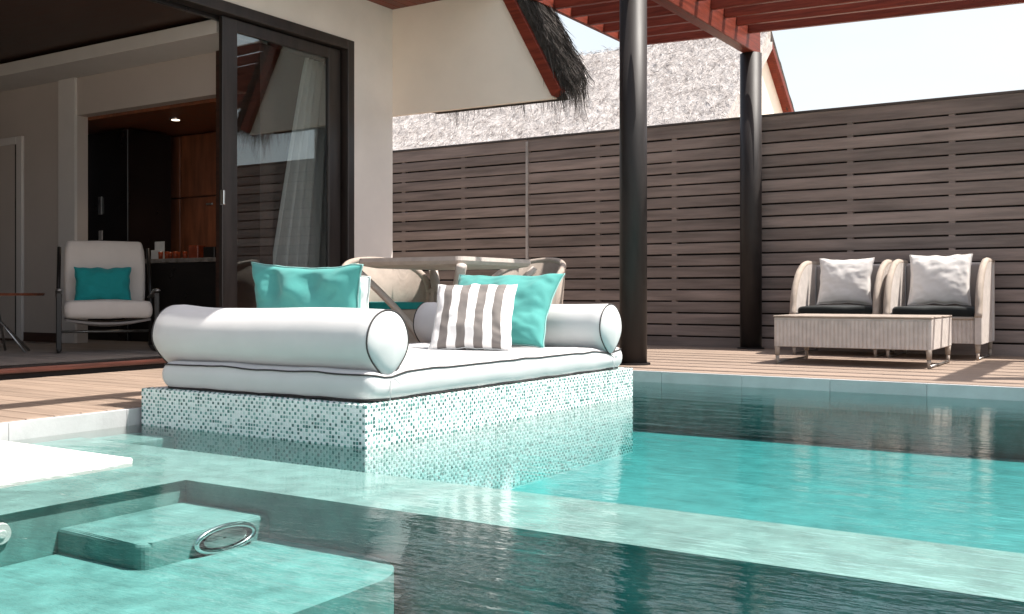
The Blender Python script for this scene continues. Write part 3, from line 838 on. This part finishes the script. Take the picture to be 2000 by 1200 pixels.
# ------------------------------------------------------------------ daybed
DX0, DX1, DYa, DYb, DZ = -4.20, -2.77, 3.22, 5.76, 0.096
plat = thing("daybed_platform", "low daybed platform clad in teal and white mosaic standing in the pool", "platform", (DX0, DYa, 0))
def dp(name, bm, m, parent=plat, smooth=False):
    o = obj(name, bm, m, parent, smooth); o.data.transform(Matrix.Translation((-DX0, -DYa, 0))); return o
dp("core", boxm(DX0 + 0.0018, DX1 - 0.0018, DYa + 0.0018, DYb - 0.0018, -0.52, DZ - 0.0022), "grout")
def mosaic(origin, u, v, n, cols, rows_, pitch, seed):
    rnd = random.Random(seed); b_ = bmesh.new()
    o_, u, v, n = Vector(origin), Vector(u), Vector(v), Vector(n)
    for i in range(cols):
        for j in range(rows_):
            dark = ((i + j) % 2 == 0) != (rnd.random() < 0.10)
            h = pitch * (rnd.uniform(0.33, 0.44) if dark else rnd.uniform(0.40, 0.46))
            c_ = o_ + u * (pitch * (i + 0.5) + rnd.uniform(-.0012, .0012)) + v * (pitch * (j + 0.5) + rnd.uniform(-.0012, .0012))
            k = rnd.uniform(0.55, 0.8)
            oct_ = [(1, k), (k, 1), (-k, 1), (-1, k), (-1, -k), (-k, -1), (k, -1), (1, -k)]
            hz = rnd.uniform(0.002, 0.0035)
            A = [b_.verts.new(c_ + u * (a * h) + v * (b * h)) for a, b in oct_]
            B = [b_.verts.new(c_ + u * (a * h * .82) + v * (b * h * .82) + n * hz) for a, b in oct_]
            f = b_.faces.new(B); f.material_index = 0 if dark else 1
            for q in range(8):
                f = b_.faces.new((A[q], A[(q + 1) % 8], B[(q + 1) % 8], B[q])); f.material_index = 0 if dark else 1
    return b_
PT = 0.0168
def mos(args):
    o = dp("mosaic_tiles", mosaic(*args), ["tile_teal", "tile_pale"]); o["kind"] = "stuff"
mos(((DX0, DYa + 0.003, DZ - 0.002), (1, 0, 0), (0, 0, -1), (0, -1, 0), 85, 31, PT, 1))
mos(((DX1 - 0.003, DYa, DZ - 0.002), (0, 1, 0), (0, 0, -1), (1, 0, 0), 151, 31, PT, 2))
mos(((DX0, DYa, DZ - 0.003), (1, 0, 0), (0, 1, 0), (0, 0, 1), 85, 4, PT, 3))
mos(((DX1 - 4 * PT, DYa + 4 * PT, DZ - 0.003), (1, 0, 0), (0, 1, 0), (0, 0, 1), 4, 146, PT, 4))
mos(((DX0, DYb - 12 * PT, DZ - 0.003), (1, 0, 0), (0, 1, 0), (0, 0, 1), 81, 12, PT, 5))

def soft_box(x0, x1, y0, y1, z0, z1, r, puff, nx, ny, seed, dip=None):
    """upholstered pad: superellipse section, slightly puffed faces, hand-made unevenness"""
    b_ = bmesh.new(); cx, cy, cz_ = (x0 + x1) / 2, (y0 + y1) / 2, (z0 + z1) / 2
    hx, hy, hz = (x1 - x0) / 2, (y1 - y0) / 2, (z1 - z0) / 2
    # side ring profile: list of (inset, z)
    prof = []
    for k in range(9):
        a = -PI / 2 + PI * k / 8
        prof.append((r * (1 - math.cos(a) ** 0.8) if abs(math.cos(a)) > 1e-6 else r, hz * math.sin(a) if True else 0))
    def outline(inset, n=26):
        rc = 0.05; pts = []
        X, Y = hx - inset, hy - inset
        def seg(ax, ay, bx_, by_, m):
            for i in range(m): pts.append((ax + (bx_ - ax) * i / m, ay + (by_ - ay) * i / m))
        def arc(cx_, cy_, a0, m=5):
            for i in range(m): 
                a = a0 + PI / 2 * i / m; pts.append((cx_ + rc * math.cos(a), cy_ + rc * math.sin(a)))
        seg(X, -Y + rc, X, Y - rc, ny); arc(X - rc, Y - rc, 0)
        seg(X - rc, Y, -X + rc, Y, nx); arc(-X + rc, Y - rc, PI / 2)
        seg(-X, Y - rc, -X, -Y + rc, ny); arc(-X + rc, -Y + rc, PI)
        seg(-X + rc, -Y, X - rc, -Y, nx); arc(X - rc, -Y + rc, 1.5 * PI)
        return pts
    def disp(p):
        q = Vector((p[0] * 5 + seed, p[1] * 5, p[2] * 9))
        d = noise.noise(q) * 0.006 + noise.noise(q * 2.3) * 0.003
        z = p[2] + d
        if dip: z += dip(p)
        return Vector((p[0] + noise.noise(q + Vector((9, 0, 0))) * 0.005, p[1] + noise.noise(q + Vector((0, 9, 0))) * 0.005, z))
    rings = []
    for (ins, z) in prof:
        rings.append([b_.verts.new(disp((cx + x, cy + y, cz_ + z))) for x, y in outline(ins)])
    m = len(rings[0])
    for a, b in zip(rings[:-1], rings[1:]):
        for k in range(m): b_.faces.new((a[k], a[(k + 1) % m], b[(k + 1) % m], b[k]))
    # caps: shrinking rings with puff
    for top in (1, 0):
        base = rings[-1] if top else rings[0]; prev = base
        for s in (0.85, 0.6, 0.3, 0.08):
            cur_ = []
            for v in base:
                x, y = v.co.x - cx, v.co.y - cy
                px, py = x * s, y * s
                pz = (hz + puff * (1 - s ** 2)) * (1 if top else -1)
                if not top: pz = -hz
                cur_.append(b_.verts.new(disp((cx + px, cy + py, cz_ + pz))))
            for k in range(m): b_.faces.new((prev[k], prev[(k + 1) % m], cur_[(k + 1) % m], cur_[k]))
            prev = cur_
        b_.faces.new(prev)
    pip = [[v.co.copy() for v in rings[i]] for i in (6, 1)]
    return b_, pip

mt = thing("mattress", "thick white daybed mattress with dark piping on the mosaic platform", "mattress", (-3.44, 4.44, DZ))
def mdip(p):
    d = 0.0
    for yc in (3.40, 5.46):
        if p[2] > 0.16: d -= 0.020 * math.exp(-((p[1] - yc) / 0.10) ** 2)
    return d
bm, pip = soft_box(-4.12, -2.775, 3.255, 5.66, 0.099, 0.240, 0.045, 0.008, 26, 46, 2.0, mdip)
o = obj("pad", bm, "white_canvas", mt, True); o.data.transform(Matrix.Translation((3.44, -4.44, -DZ))); subsurf(o, 1)
for k, P_ in enumerate(pip):
    bm = bmesh.new()
    cen = Vector((-3.44, 4.44, 0))
    pts = []
    for q in P_:
        d = Vector((q.x - cen.x, q.y - cen.y, 0)).normalized() * 0.003
        pts.append(q + d)
    tube(bm, pts, 0.0042, 6, True); o = obj("piping", bm, "piping", mt, True); o.data.transform(Matrix.Translation((3.44, -4.44, -DZ)))

def bolster(label, yc, zc, r, x0, x1, seed):
    t = thing("bolster", label, "bolster", ((x0 + x1) / 2, yc, zc - r), group="white bolsters across the daybed")
    b_ = bmesh.new(); n = 40; rings = []; L_ = x1 - x0
    st_ = [(0.0, 0.02), (0.004, 0.35), (0.012, 0.65), (0.022, 0.85), (0.034, 0.965), (0.042, 1.0)]
    prof = [(x0 - 0.045 + a, k) for a, k in st_] + [(x0 + L_ * i / 24, 1.0) for i in range(1, 24)] + [(x1 + 0.045 - a, k) for a, k in reversed(st_)]
    for (x, k) in prof:
        s = (x - x0) / L_
        sag = 0.0035 * math.sin(s * 9 + seed) + 0.008 * math.exp(-((s - 0.03) / 0.06) ** 2) - 0.004 * math.exp(-((s - 0.22) / 0.1) ** 2)
        ring = []
        for q in range(n):
            a = 2 * PI * q / n
            rr = r * k * (1 + 0.012 * noise.noise(Vector((x * 4 + seed, math.cos(a) * 1.5, math.sin(a) * 1.5))))
            yy, zz = rr * math.cos(a), rr * math.sin(a)
            if zz < 0:   # the end panels are gathered to a point below
                wgt = max(math.exp(-((x - x0 + 0.03) / 0.10) ** 2), math.exp(-((x1 + 0.03 - x) / 0.10) ** 2)); dn = -math.sin(a)
                zz *= 0.97 + 0.15 * wgt * dn ** 3; yy *= 1 - 0.30 * wgt * dn ** 2
            ring.append(b_.verts.new((x - (x0 + x1) / 2, yy, zz + r + sag * max(0, math.sin(a)) * k)))
        rings.append(ring)
    for a, b in zip(rings[:-1], rings[1:]):
        for q in range(n): b_.faces.new((a[q], a[(q + 1) % n], b[(q + 1) % n], b[q]))
    b_.faces.new(rings[0][::-1]); b_.faces.new(rings[-1])
    loops = [[v.co.copy() for v in rings[i]] for i in (4, len(rings) - 5)]
    obj("cover", b_, "white_canvas", t, True)
    for lp in loops:
        c_ = Vector((0, 0, r)); pts = [p + Vector((0, p.y, p.z - r)).normalized() * 0.003 for p in lp]
        bm = bmesh.new(); tube(bm, pts, 0.0040, 6, True); obj("piping", bm, "piping", t, True)
    # little ties hanging from the lowest point of the end seam
    e = max(loops, key=lambda l: l[0].x); low = min(e, key=lambda p: p.z)
    bm = bmesh.new()
    for dx, dy, dz in ((0.02, 0.05, -0.03), (0.03, -0.03, -0.10), (0.012, 0.09, 0.005)):
        tube(bm, [low, low + Vector((dx, dy * .4, dz * .2)), low + Vector((dx * 1.2, dy, dz))], 0.0022, 5)
    obj("tie", bm, "white_canvas", t, True)
    return t
bolster("white bolster at the near end of the daybed, closest to the spa", 3.405, 0.350, 0.142, -4.165, -2.812, 1.0)
bolster("white bolster at the far end of the daybed beside the dark post", 5.47, 0.352, 0.144, -4.155, -2.79, 4.0)

def cushion(name, label, cat, w, h, t, loc, yaw, lean, mname, seed, ear=0.08, wr=0.010, piping=None, group=None, dent=None, roll=0.0, n=28):
    """scatter cushion: loc is the middle of its bottom edge"""
    root = thing(name, label, cat, loc, 0, group)
    b_ = bmesh.new(); uvl = b_.loops.layers.uv.new("UVMap")
    def P_(u, v, side):
        x = w / 2 * u * (1 - ear * (1 - v * v)); y = h / 2 * v * (1 - ear * (1 - u * u))
        e = max(0.0, (1 - u * u) * (1 - v * v))
        z = t / 2 * (e ** 0.42) * side
        q = Vector((u * 2.2 + seed, v * 2.2, side * 3 + seed))
        # pull creases near the seams plus slow folds
        edge = (1 - e)
        z += side * e ** 0.3 * (wr * noise.noise(q * 1.1) + wr * 0.7 * noise.noise(Vector((u * 7 + seed, v * 3.2 + u * 2, side))) * edge ** 2 + wr * .4 * noise.noise(q * 4.0) + wr * 1.1 * (0.25 - abs(noise.noise(Vector((u * 2.6 + v * 1.7 + seed, v * 4.6 - u * 1.2, side))))) * (0.35 + 0.65 * edge))
        if dent and side > 0: z += dent(u, v)
        x += noise.noise(Vector((v * 3 + seed, side, 1))) * 0.008; y += noise.noise(Vector((u * 3 + seed, side, 5))) * 0.012 
        return Vector((x, y, z))
    grid = {}
    for side in (1, -1):
        for i in range(n + 1):
            for j in range(n + 1):
                u, v = -1 + 2 * i / n, -1 + 2 * j / n
                u = math.sin(u * PI / 2) * .5 + u * .5; v = math.sin(v * PI / 2) * .5 + v * .5
                if side < 0 and (i in (0, n) or j in (0, n)): grid[(side, i, j)] = grid[(1, i, j)]; continue
                bd = i in (0, n) or j in (0, n)
                p = P_(u, v, side)
                if bd: p.z *= 0
                grid[(side, i, j)] = (b_.verts.new(p), (u + 1) / 2, (v + 1) / 2)
    for side in (1, -1):
        for i in range(n):
            for j in range(n):
                q = [grid[(side, a, b)] for a, b in ((i, j), (i + 1, j), (i + 1, j + 1), (i, j + 1))]
                if side < 0: q = q[::-1]
                f = b_.faces.new([a[0] for a in q])
                for l, a in zip(f.loops, q): l[uvl].uv = (a[1], a[2])
    rim = [grid[(1, i, 0)][0].co.copy() for i in range(n)] + [grid[(1, n, j)][0].co.copy() for j in range(n)] + \
          [grid[(1, i, n)][0].co.copy() for i in range(n, 0, -1)] + [grid[(1, 0, j)][0].co.copy() for j in range(n, 0, -1)]
    M = Matrix.Rotation(yaw, 4, 'Z') @ Matrix.Rotation(PI / 2 - lean, 4, 'X') @ Matrix.Rotation(roll, 4, 'Z') @ Matrix.Translation((0, h / 2, 0))
    o = obj("cover", b_, mname, root, True); o.data.transform(M); subsurf(o, 1)
    bm = bmesh.new(); tube(bm, rim, 0.0035, 6, True); o = obj("piping", bm, piping or mname, root, True); o.data.transform(M)
    return root

MZ = 0.246
def dent_left(u, v):
    a = -0.030 * math.exp(-((u + 0.45) / .16) ** 2 - ((v - 0.45) / .4) ** 2) + 0.02 * math.exp(-((u + 0.15) / .2) ** 2 - ((v - 0.5) / .25) ** 2)
    b = -0.022 * math.exp(-((u - 0.25) / .14) ** 2 - ((v - 0.6) / .3) ** 2) + 0.012 * math.sin(u * 9 + v * 3) * math.exp(-((v - .55) / .3) ** 2)
    return a + b
cushion("cushion", "aqua cushion standing behind the near white bolster", "cushion", 0.72, 0.46, 0.20, (-3.52, 3.66, MZ), 0.02, -0.06, "teal_cloth", 3.1, 0.10, 0.026, "piping_aqua", None, dent_left, -0.03)
cushion("cushion", "striped cushion mostly hidden behind the aqua cushion at the near bolster", "cushion", 0.50, 0.40, 0.15, (-3.545, 3.84, MZ), 0.10, 0.02, "striped_cloth", 8.4, 0.06, 0.010, "piping_pale")
cushion("cushion", "grey and white striped cushion leaning in front of an aqua cushion", "cushion", 0.46, 0.44, 0.18, (-3.20, 4.59, MZ), 0.42, 0.60, "striped_cloth", 5.7, 0.06, 0.024, "piping_pale")
cushion("cushion", "large aqua cushion leaning back against the far white bolster", "cushion", 0.71, 0.55, 0.20, (-3.33, 4.97, MZ), 0.16, 0.66, "teal_cloth", 12.2, 0.11, 0.030, "piping_aqua")

# ------------------------------------------------------------------ wicker lounge chairs and coffee table
def ribs_front(bm, x0, x1, y, z0, z1, pitch, amp):
    n = int((x1 - x0) / pitch); prev = None
    for i in range(n * 4 + 1):
        x = x0 + (x1 - x0) * i / (n * 4); yy = y - amp * abs(math.sin(PI * i / 4))
        a, b = bm.verts.new((x, yy, z0)), bm.verts.new((x, yy, z1))
        if prev: bm.faces.new((prev[0], a, b, prev[1]))
        prev = (a, b)

def leg_mesh(h):
    bm = bmesh.new()
    cyl(bm, (0, 0, h * 0.5), (0, 0, h + 0.02), 0.0185, 0.023, 14)
    cyl(bm, (0, 0, 0.0), (0, 0, h * 0.5), 0.0115, 0.0155, 14)
    return bm

def lounge_chair(label, x0, yf, yaw=0.0):
    W, D, H = 0.79, 0.80, 0.845
    t = thing("lounge_chair", label, "armchair", (x0 + W / 2, yf + D / 2, 0), yaw, "wicker lounge chairs by the fence")
    hw, hd = W / 2, D / 2
    # side shells: tall at the back, curving down to the front
    def side_profile():
        pts = [(hd, 0.135), (-hd, 0.135), (-hd, 0.36)]
        for k in range(11):
            a = k / 10 * PI / 2
            pts.append((-hd + 0.03 + (1 - math.cos(a)) * 0.47, 0.40 + math.sin(a) * (H - 0.40)))
        pts.append((hd, H)); return pts
    for s in (-1, 1):
        bm = bmesh.new(); a, b = (hw - 0.055, hw) if s > 0 else (-hw, -hw + 0.055)
        prism(bm, side_profile(), 'x', a, b); bevel(bm, 0.008, 2)
        obj("arm", bm, "wicker", t)
        bm = bmesh.new()
        tube(bm, [(s * (hw - 0.027), y, z) for y, z in side_profile()[2:]], 0.030, 8); obj("arm_rim", bm, "wicker_tan", t, True)
        bm = boxm(s * (hw + 0.003) - 0.002, s * (hw + 0.003) + 0.002, hd - 0.150, hd - 0.128, 0.15, H - 0.03); obj("side_strip", bm, "white_card", t)
        bm = boxm(s * (hw - 0.058) - 0.002, s * (hw - 0.058) + 0.002, hd - 0.150, hd - 0.122, 0.40, H - 0.03); obj("side_strip", bm, "white_card", t)
    obj("backrest", boxm(-hw + 0.056, hw - 0.056, hd - 0.09, hd - 0.005, 0.30, H - 0.004, 0.02, 2), "wicker", t)
    obj("back_pad", boxm(-hw + 0.062, hw - 0.062, hd - 0.15, hd - 0.092, 0.42, H - 0.02, 0.02, 3), "sofa_back_cloth", t)
    bm = bmesh.new(); box(bm, -hw + 0.057, hw - 0.057, -hd + 0.03, hd - 0.095, 0.14, 0.345)
    ribs_front(bm, -hw + 0.06, hw - 0.06, -hd + 0.026, 0.142, 0.335, 0.032, 0.008)
    obj("seat_base", bm, "wicker", t, fix=False)
    bm = bmesh.new(); tube(bm, [(-hw + 0.06, -hd + 0.02, 0.352), (hw - 0.06, -hd + 0.02, 0.352)], 0.014, 8); obj("seat_rail", bm, "wicker_tan", t, True)
    bm, _ = soft_box(-hw + 0.065, hw - 0.065, -hd + 0.005, hd - 0.155, 0.362, 0.445, 0.03, 0.008, 10, 10, x0)
    obj("seat_cushion", bm, "charcoal_cloth", t, True)
    for sx in (-1, 1):
        for sy in (-1, 1):
            obj("leg", leg_mesh(0.13), "wicker_tan", t, True, (sx * (hw - 0.035), sy * (hd - 0.04), 0))
        bm = bmesh.new(); tube(bm, [(sx * (hw - 0.035), -hd + 0.04, 0.012), (sx * (hw - 0.035), hd - 0.04, 0.012)], 0.007, 8); obj("runner", bm, "steel", t, True)
    return t
lounge_chair("wicker lounge chair with dark seat pad, nearer the post, partly behind the coffee table", -2.865, 9.24)
lounge_chair("wicker lounge chair with dark seat pad, farther from the post, its side in full view", -2.030, 9.20)
cushion("cushion", "off-white cushion with sun on its upper half, in the chair nearer the post", "cushion", 0.50, 0.45, 0.16, (-2.47, 9.62, 0.455), 0.02, 0.24, "white_cloth", 21.0, 0.09, 0.014, group="off-white cushions on the lounge chairs")
cushion("cushion", "off-white cushion in the lounge chair farther from the post", "cushion", 0.52, 0.47, 0.16, (-1.64, 9.60, 0.455), 0.05, 0.26, "white_cloth", 27.0, 0.07, 0.014, group="off-white cushions on the lounge chairs")

ct = thing("coffee_table", "long woven coffee table on slim metal legs at the pool edge", "table", (-2.005, 8.40, 0))
hw, hd = 0.592, 0.43
bm = bmesh.new(); box(bm, -hw, hw, -hd + 0.012, hd, 0.138, 0.372); bevel(bm, 0.006)
ribs_front(bm, -hw + 0.008, hw - 0.008, -hd + 0.011, 0.142, 0.352, 0.0305, 0.006)
obj("body", bm, "wicker", ct, fix=False)
bm = boxm(-hw - 0.004, hw + 0.004, -hd, hd + 0.004, 0.3725, 0.386, 0.004); obj("table_top", bm, "wicker_dark", ct)
for sx in (-1, 1):
    for sy in (-1, 1):
        obj("leg", leg_mesh(0.138), "wicker_tan", ct, True, (sx * (hw - 0.022), sy * (hd - 0.03), 0))
    bm = bmesh.new(); tube(bm, [(sx * (hw - 0.022), -hd + 0.03, 0.014), (sx * (hw - 0.022), hd - 0.03, 0.014)], 0.009, 8); obj("runner", bm, "steel", ct, True)

# ------------------------------------------------------------------ dining table and tub chairs behind the daybed
tc = (-4.74, 6.48)
dt = thing("dining_table", "square woven dining table with curved splayed legs behind the daybed", "table", (tc[0], tc[1], 0))
hw = 0.50; TH = 0.83
bm = bmesh.new()
lv = [(0.80, TH - 0.075), (0.97, TH - 0.055), (1.0, TH - 0.03), (0.985, TH)]
rings = []
for (s, z) in lv:
    rings.append([bm.verts.new((x, y, z)) for x, y in rounded_rect(-hw * s, hw * s, -hw * s, hw * s, 0.05 * s, 4)])
m = len(rings[0])
for a, b in zip(rings[:-1], rings[1:]):
    for k in range(m): bm.faces.new((a[k], a[(k + 1) % m], b[(k + 1) % m], b[k]))
bm.faces.new(rings[0][::-1]); bm.faces.new(rings[-1])
obj("table_top", bm, "wicker_table", dt)
for sx in (-1, 1):
    for sy in (-1, 1):
        pts = []
        for k in range(13):
            t = k / 12
            rad = 0.62 * (1 - t) ** 1.25 + 0.10 + 0.10 * max(0, t - .75) * 4 * .4
            pts.append((sx * rad * .7071, sy * rad * .7071, (TH - 0.07) * (1 - t) ** 0.92 * 1.0 if k < 12 else 0.0))
        bm = bmesh.new(); tube(bm, pts, 0.04, 10, flat=(0.040, 0.028)); obj("leg", bm, "wicker_table", dt, True)
bm = bmesh.new(); cyl(bm, (0, 0, 0.0), (0, 0, 0.03), 0.24, 0.22, 28); obj("foot", bm, "wicker_table", dt)

def tub_chair(label, loc, rz):
    """horseshoe wicker shell opening towards local -Y"""
    t = thing("tub_chair", label, "chair", (loc[0], loc[1], 0), rz, "wicker tub chairs at the dining table")
    R, r_in = 0.37, 0.33; n = 44; A, B, C, D_ = [], [], [], []
    bm = bmesh.new(); rim = []
    for k in range(n + 1):
        a = math.radians(-38 + 256 * k / n)
        back = max(0.0, math.sin(a))
        top = 0.60 + 0.25 * back ** 0.6 if back > 0 else 0.60 - 0.02
        s = 1 + 0.06 * back
        co, si = math.cos(a), math.sin(a)
        A.append(bm.verts.new((co * R * .93, si * R * .93, 0.12))); B.append(bm.verts.new((co * R * s * 1.03, si * R * s * 1.03, top)))
        C.append(bm.verts.new((co * r_in * s * 1.03, si * r_in * s * 1.03, top))); D_.append(bm.verts.new((co * r_in * .93, si * r_in * .93, 0.12)))
        rim.append((co * (R + r_in) / 2 * s * 1.03, si * (R + r_in) / 2 * s * 1.03, top))
    for k in range(n):
        for p, q in ((A, B), (B, C), (C, D_), (D_, A)): bm.faces.new((p[k], p[k + 1], q[k + 1], q[k]))
    for k in (0, n): bm.faces.new((A[k], B[k], C[k], D_[k]))
    obj("shell", bm, "wicker_shell", t, True)
    bm = bmesh.new(); tube(bm, rim, 0.028, 8); obj("shell_rim", bm, "wicker_shell", t, True)
    bm = bmesh.new(); prism(bm, [(math.cos(2 * PI * k / 30) * 0.315, math.sin(2 * PI * k / 30) * 0.315) for k in range(30)], 'z', 0.12, 0.43); obj("seat_base", bm, "wicker_shell", t)
    bm = bmesh.new(); prism(bm, [(math.cos(2 * PI * k / 30) * 0.30, math.sin(2 * PI * k / 30) * 0.30) for k in range(30)], 'z', 0.432, 0.49); bevel(bm, 0.015, 2); obj("seat_cushion", bm, "deep_teal_cloth", t)
    for k in range(4):
        a = PI / 4 + k * PI / 2; obj("leg", leg_mesh(0.12), "wicker_shell", t, True, (math.cos(a) * 0.27, math.sin(a) * 0.27, 0))
    return t
tub_chair("tan wicker tub chair with teal seat beside the villa wall", (-5.38, 6.55), math.radians(62))
tub_chair("tan wicker tub chair on the fence side of the dining table", (-4.60, 7.34), math.radians(-8))

# ------------------------------------------------------------------ rocking armchair and side table in the lounge
FZ = 0.067
fwd = Vector((0.84, -0.54)).normalized()
rz = math.atan2(fwd.x, -fwd.y)          # local -Y looks along fwd
ra = thing("rocking_chair", "cream upholstered rocking armchair with black frame inside the villa", "armchair", (-7.66, 5.52, FZ), rz)
hw = 0.38
for s in (-1, 1):
    x = s * hw
    bm = bmesh.new(); tube(bm, [(x, -0.36 + 0.72 * k / 12 + 0.0, 0.012 + 0.035 * ((k - 5) / 6.0) ** 2 * .6) for k in range(13)], 0.018, 8, flat=(0.016, 0.014)); obj("rocker", bm, "chair_black", ra, True)
    obj("front_leg", boxm(x - 0.02, x + 0.02, -0.33, -0.285, 0.02, 0.50, 0.004), "chair_black", ra)
    bm = bmesh.new(); tube(bm, [(x, 0.22, 0.02), (x, 0.24, 0.45), (x * .97, 0.36, 0.90)], 0.02, 8, flat=(0.017, 0.021)); obj("back_post", bm, "chair_black", ra, True)
    bm = bmesh.new(); tube(bm, [(x, -0.37, 0.52), (x, -0.24, 0.525), (x, -0.02, 0.49), (x * .99, 0.24, 0.46)], 0.02, 8, flat=(0.028, 0.012)); obj("armrest", bm, "steel", ra, True)
bm = bmesh.new(); tube(bm, [(-hw, 0.23, 0.16), (hw, 0.23, 0.16)], 0.012, 8); obj("stretcher", bm, "steel", ra, True)
bm, _ = soft_box(-hw + 0.035, hw - 0.035, -0.36, 0.20, 0.285, 0.43, 0.035, 0.012, 10, 10, 4.4)
obj("seat_pad", bm, "cream_cloth", ra, True)
bm = bmesh.new()
g = []
for j in range(9):
    t = j / 8; row = []
    for i in range(13):
        u = -1 + i / 6; row.append(bm.verts.new((u * (hw - 0.05), -0.30 + 0.50 * t, 0.285 - 0.055 * (1 - u * u) * (0.6 + .4 * math.sin(PI * t)))))
    g.append(row)
for j in range(8):
    for i in range(12): bm.faces.new((g[j][i], g[j][i + 1], g[j + 1][i + 1], g[j + 1][i]))
o = obj("seat_sling", bm, "sofa_back_cloth", ra, True); so = o.modifiers.new("thickness", 'SOLIDIFY'); so.thickness = 0.02
bm, _ = soft_box(-hw + 0.045, hw - 0.045, -0.065, 0.065, 0.0, 0.60, 0.03, 0.0, 10, 4, 6.4)
o = obj("back_pad", bm, "cream_cloth", ra, True); o.data.transform(Matrix.Translation((0, 0.185, 0.37)) @ Matrix.Rotation(-0.24, 4, 'X'))
cushion("cushion", "dark teal cushion on the cream rocking armchair", "cushion", 0.46, 0.31, 0.13, (-7.70 + 0.02, 5.50, FZ + 0.42), rz, 0.24, "deep_teal_cloth", 33.0, 0.07, 0.014)

sd = thing("side_table", "round wooden side table on crossed metal legs at the picture's edge", "table", (-8.27, 4.93, FZ))
bm = bmesh.new(); cyl(bm, (0, 0, 0.475), (0, 0, 0.497), 0.335, 0.345, 48); bevel(bm, 0.003); obj("table_top", bm, "table_top_wood", sd)
for k in range(3):
    a = math.radians(20 + 60 * k); c_, s_ = math.cos(a), math.sin(a)
    bm = bmesh.new(); tube(bm, [(-0.24 * c_, -0.24 * s_, 0.474), (0.02 * c_, 0.02 * s_, 0.235), (0.24 * c_, 0.24 * s_, 0.0)], 0.011, 8); obj("leg", bm, "steel", sd, True)
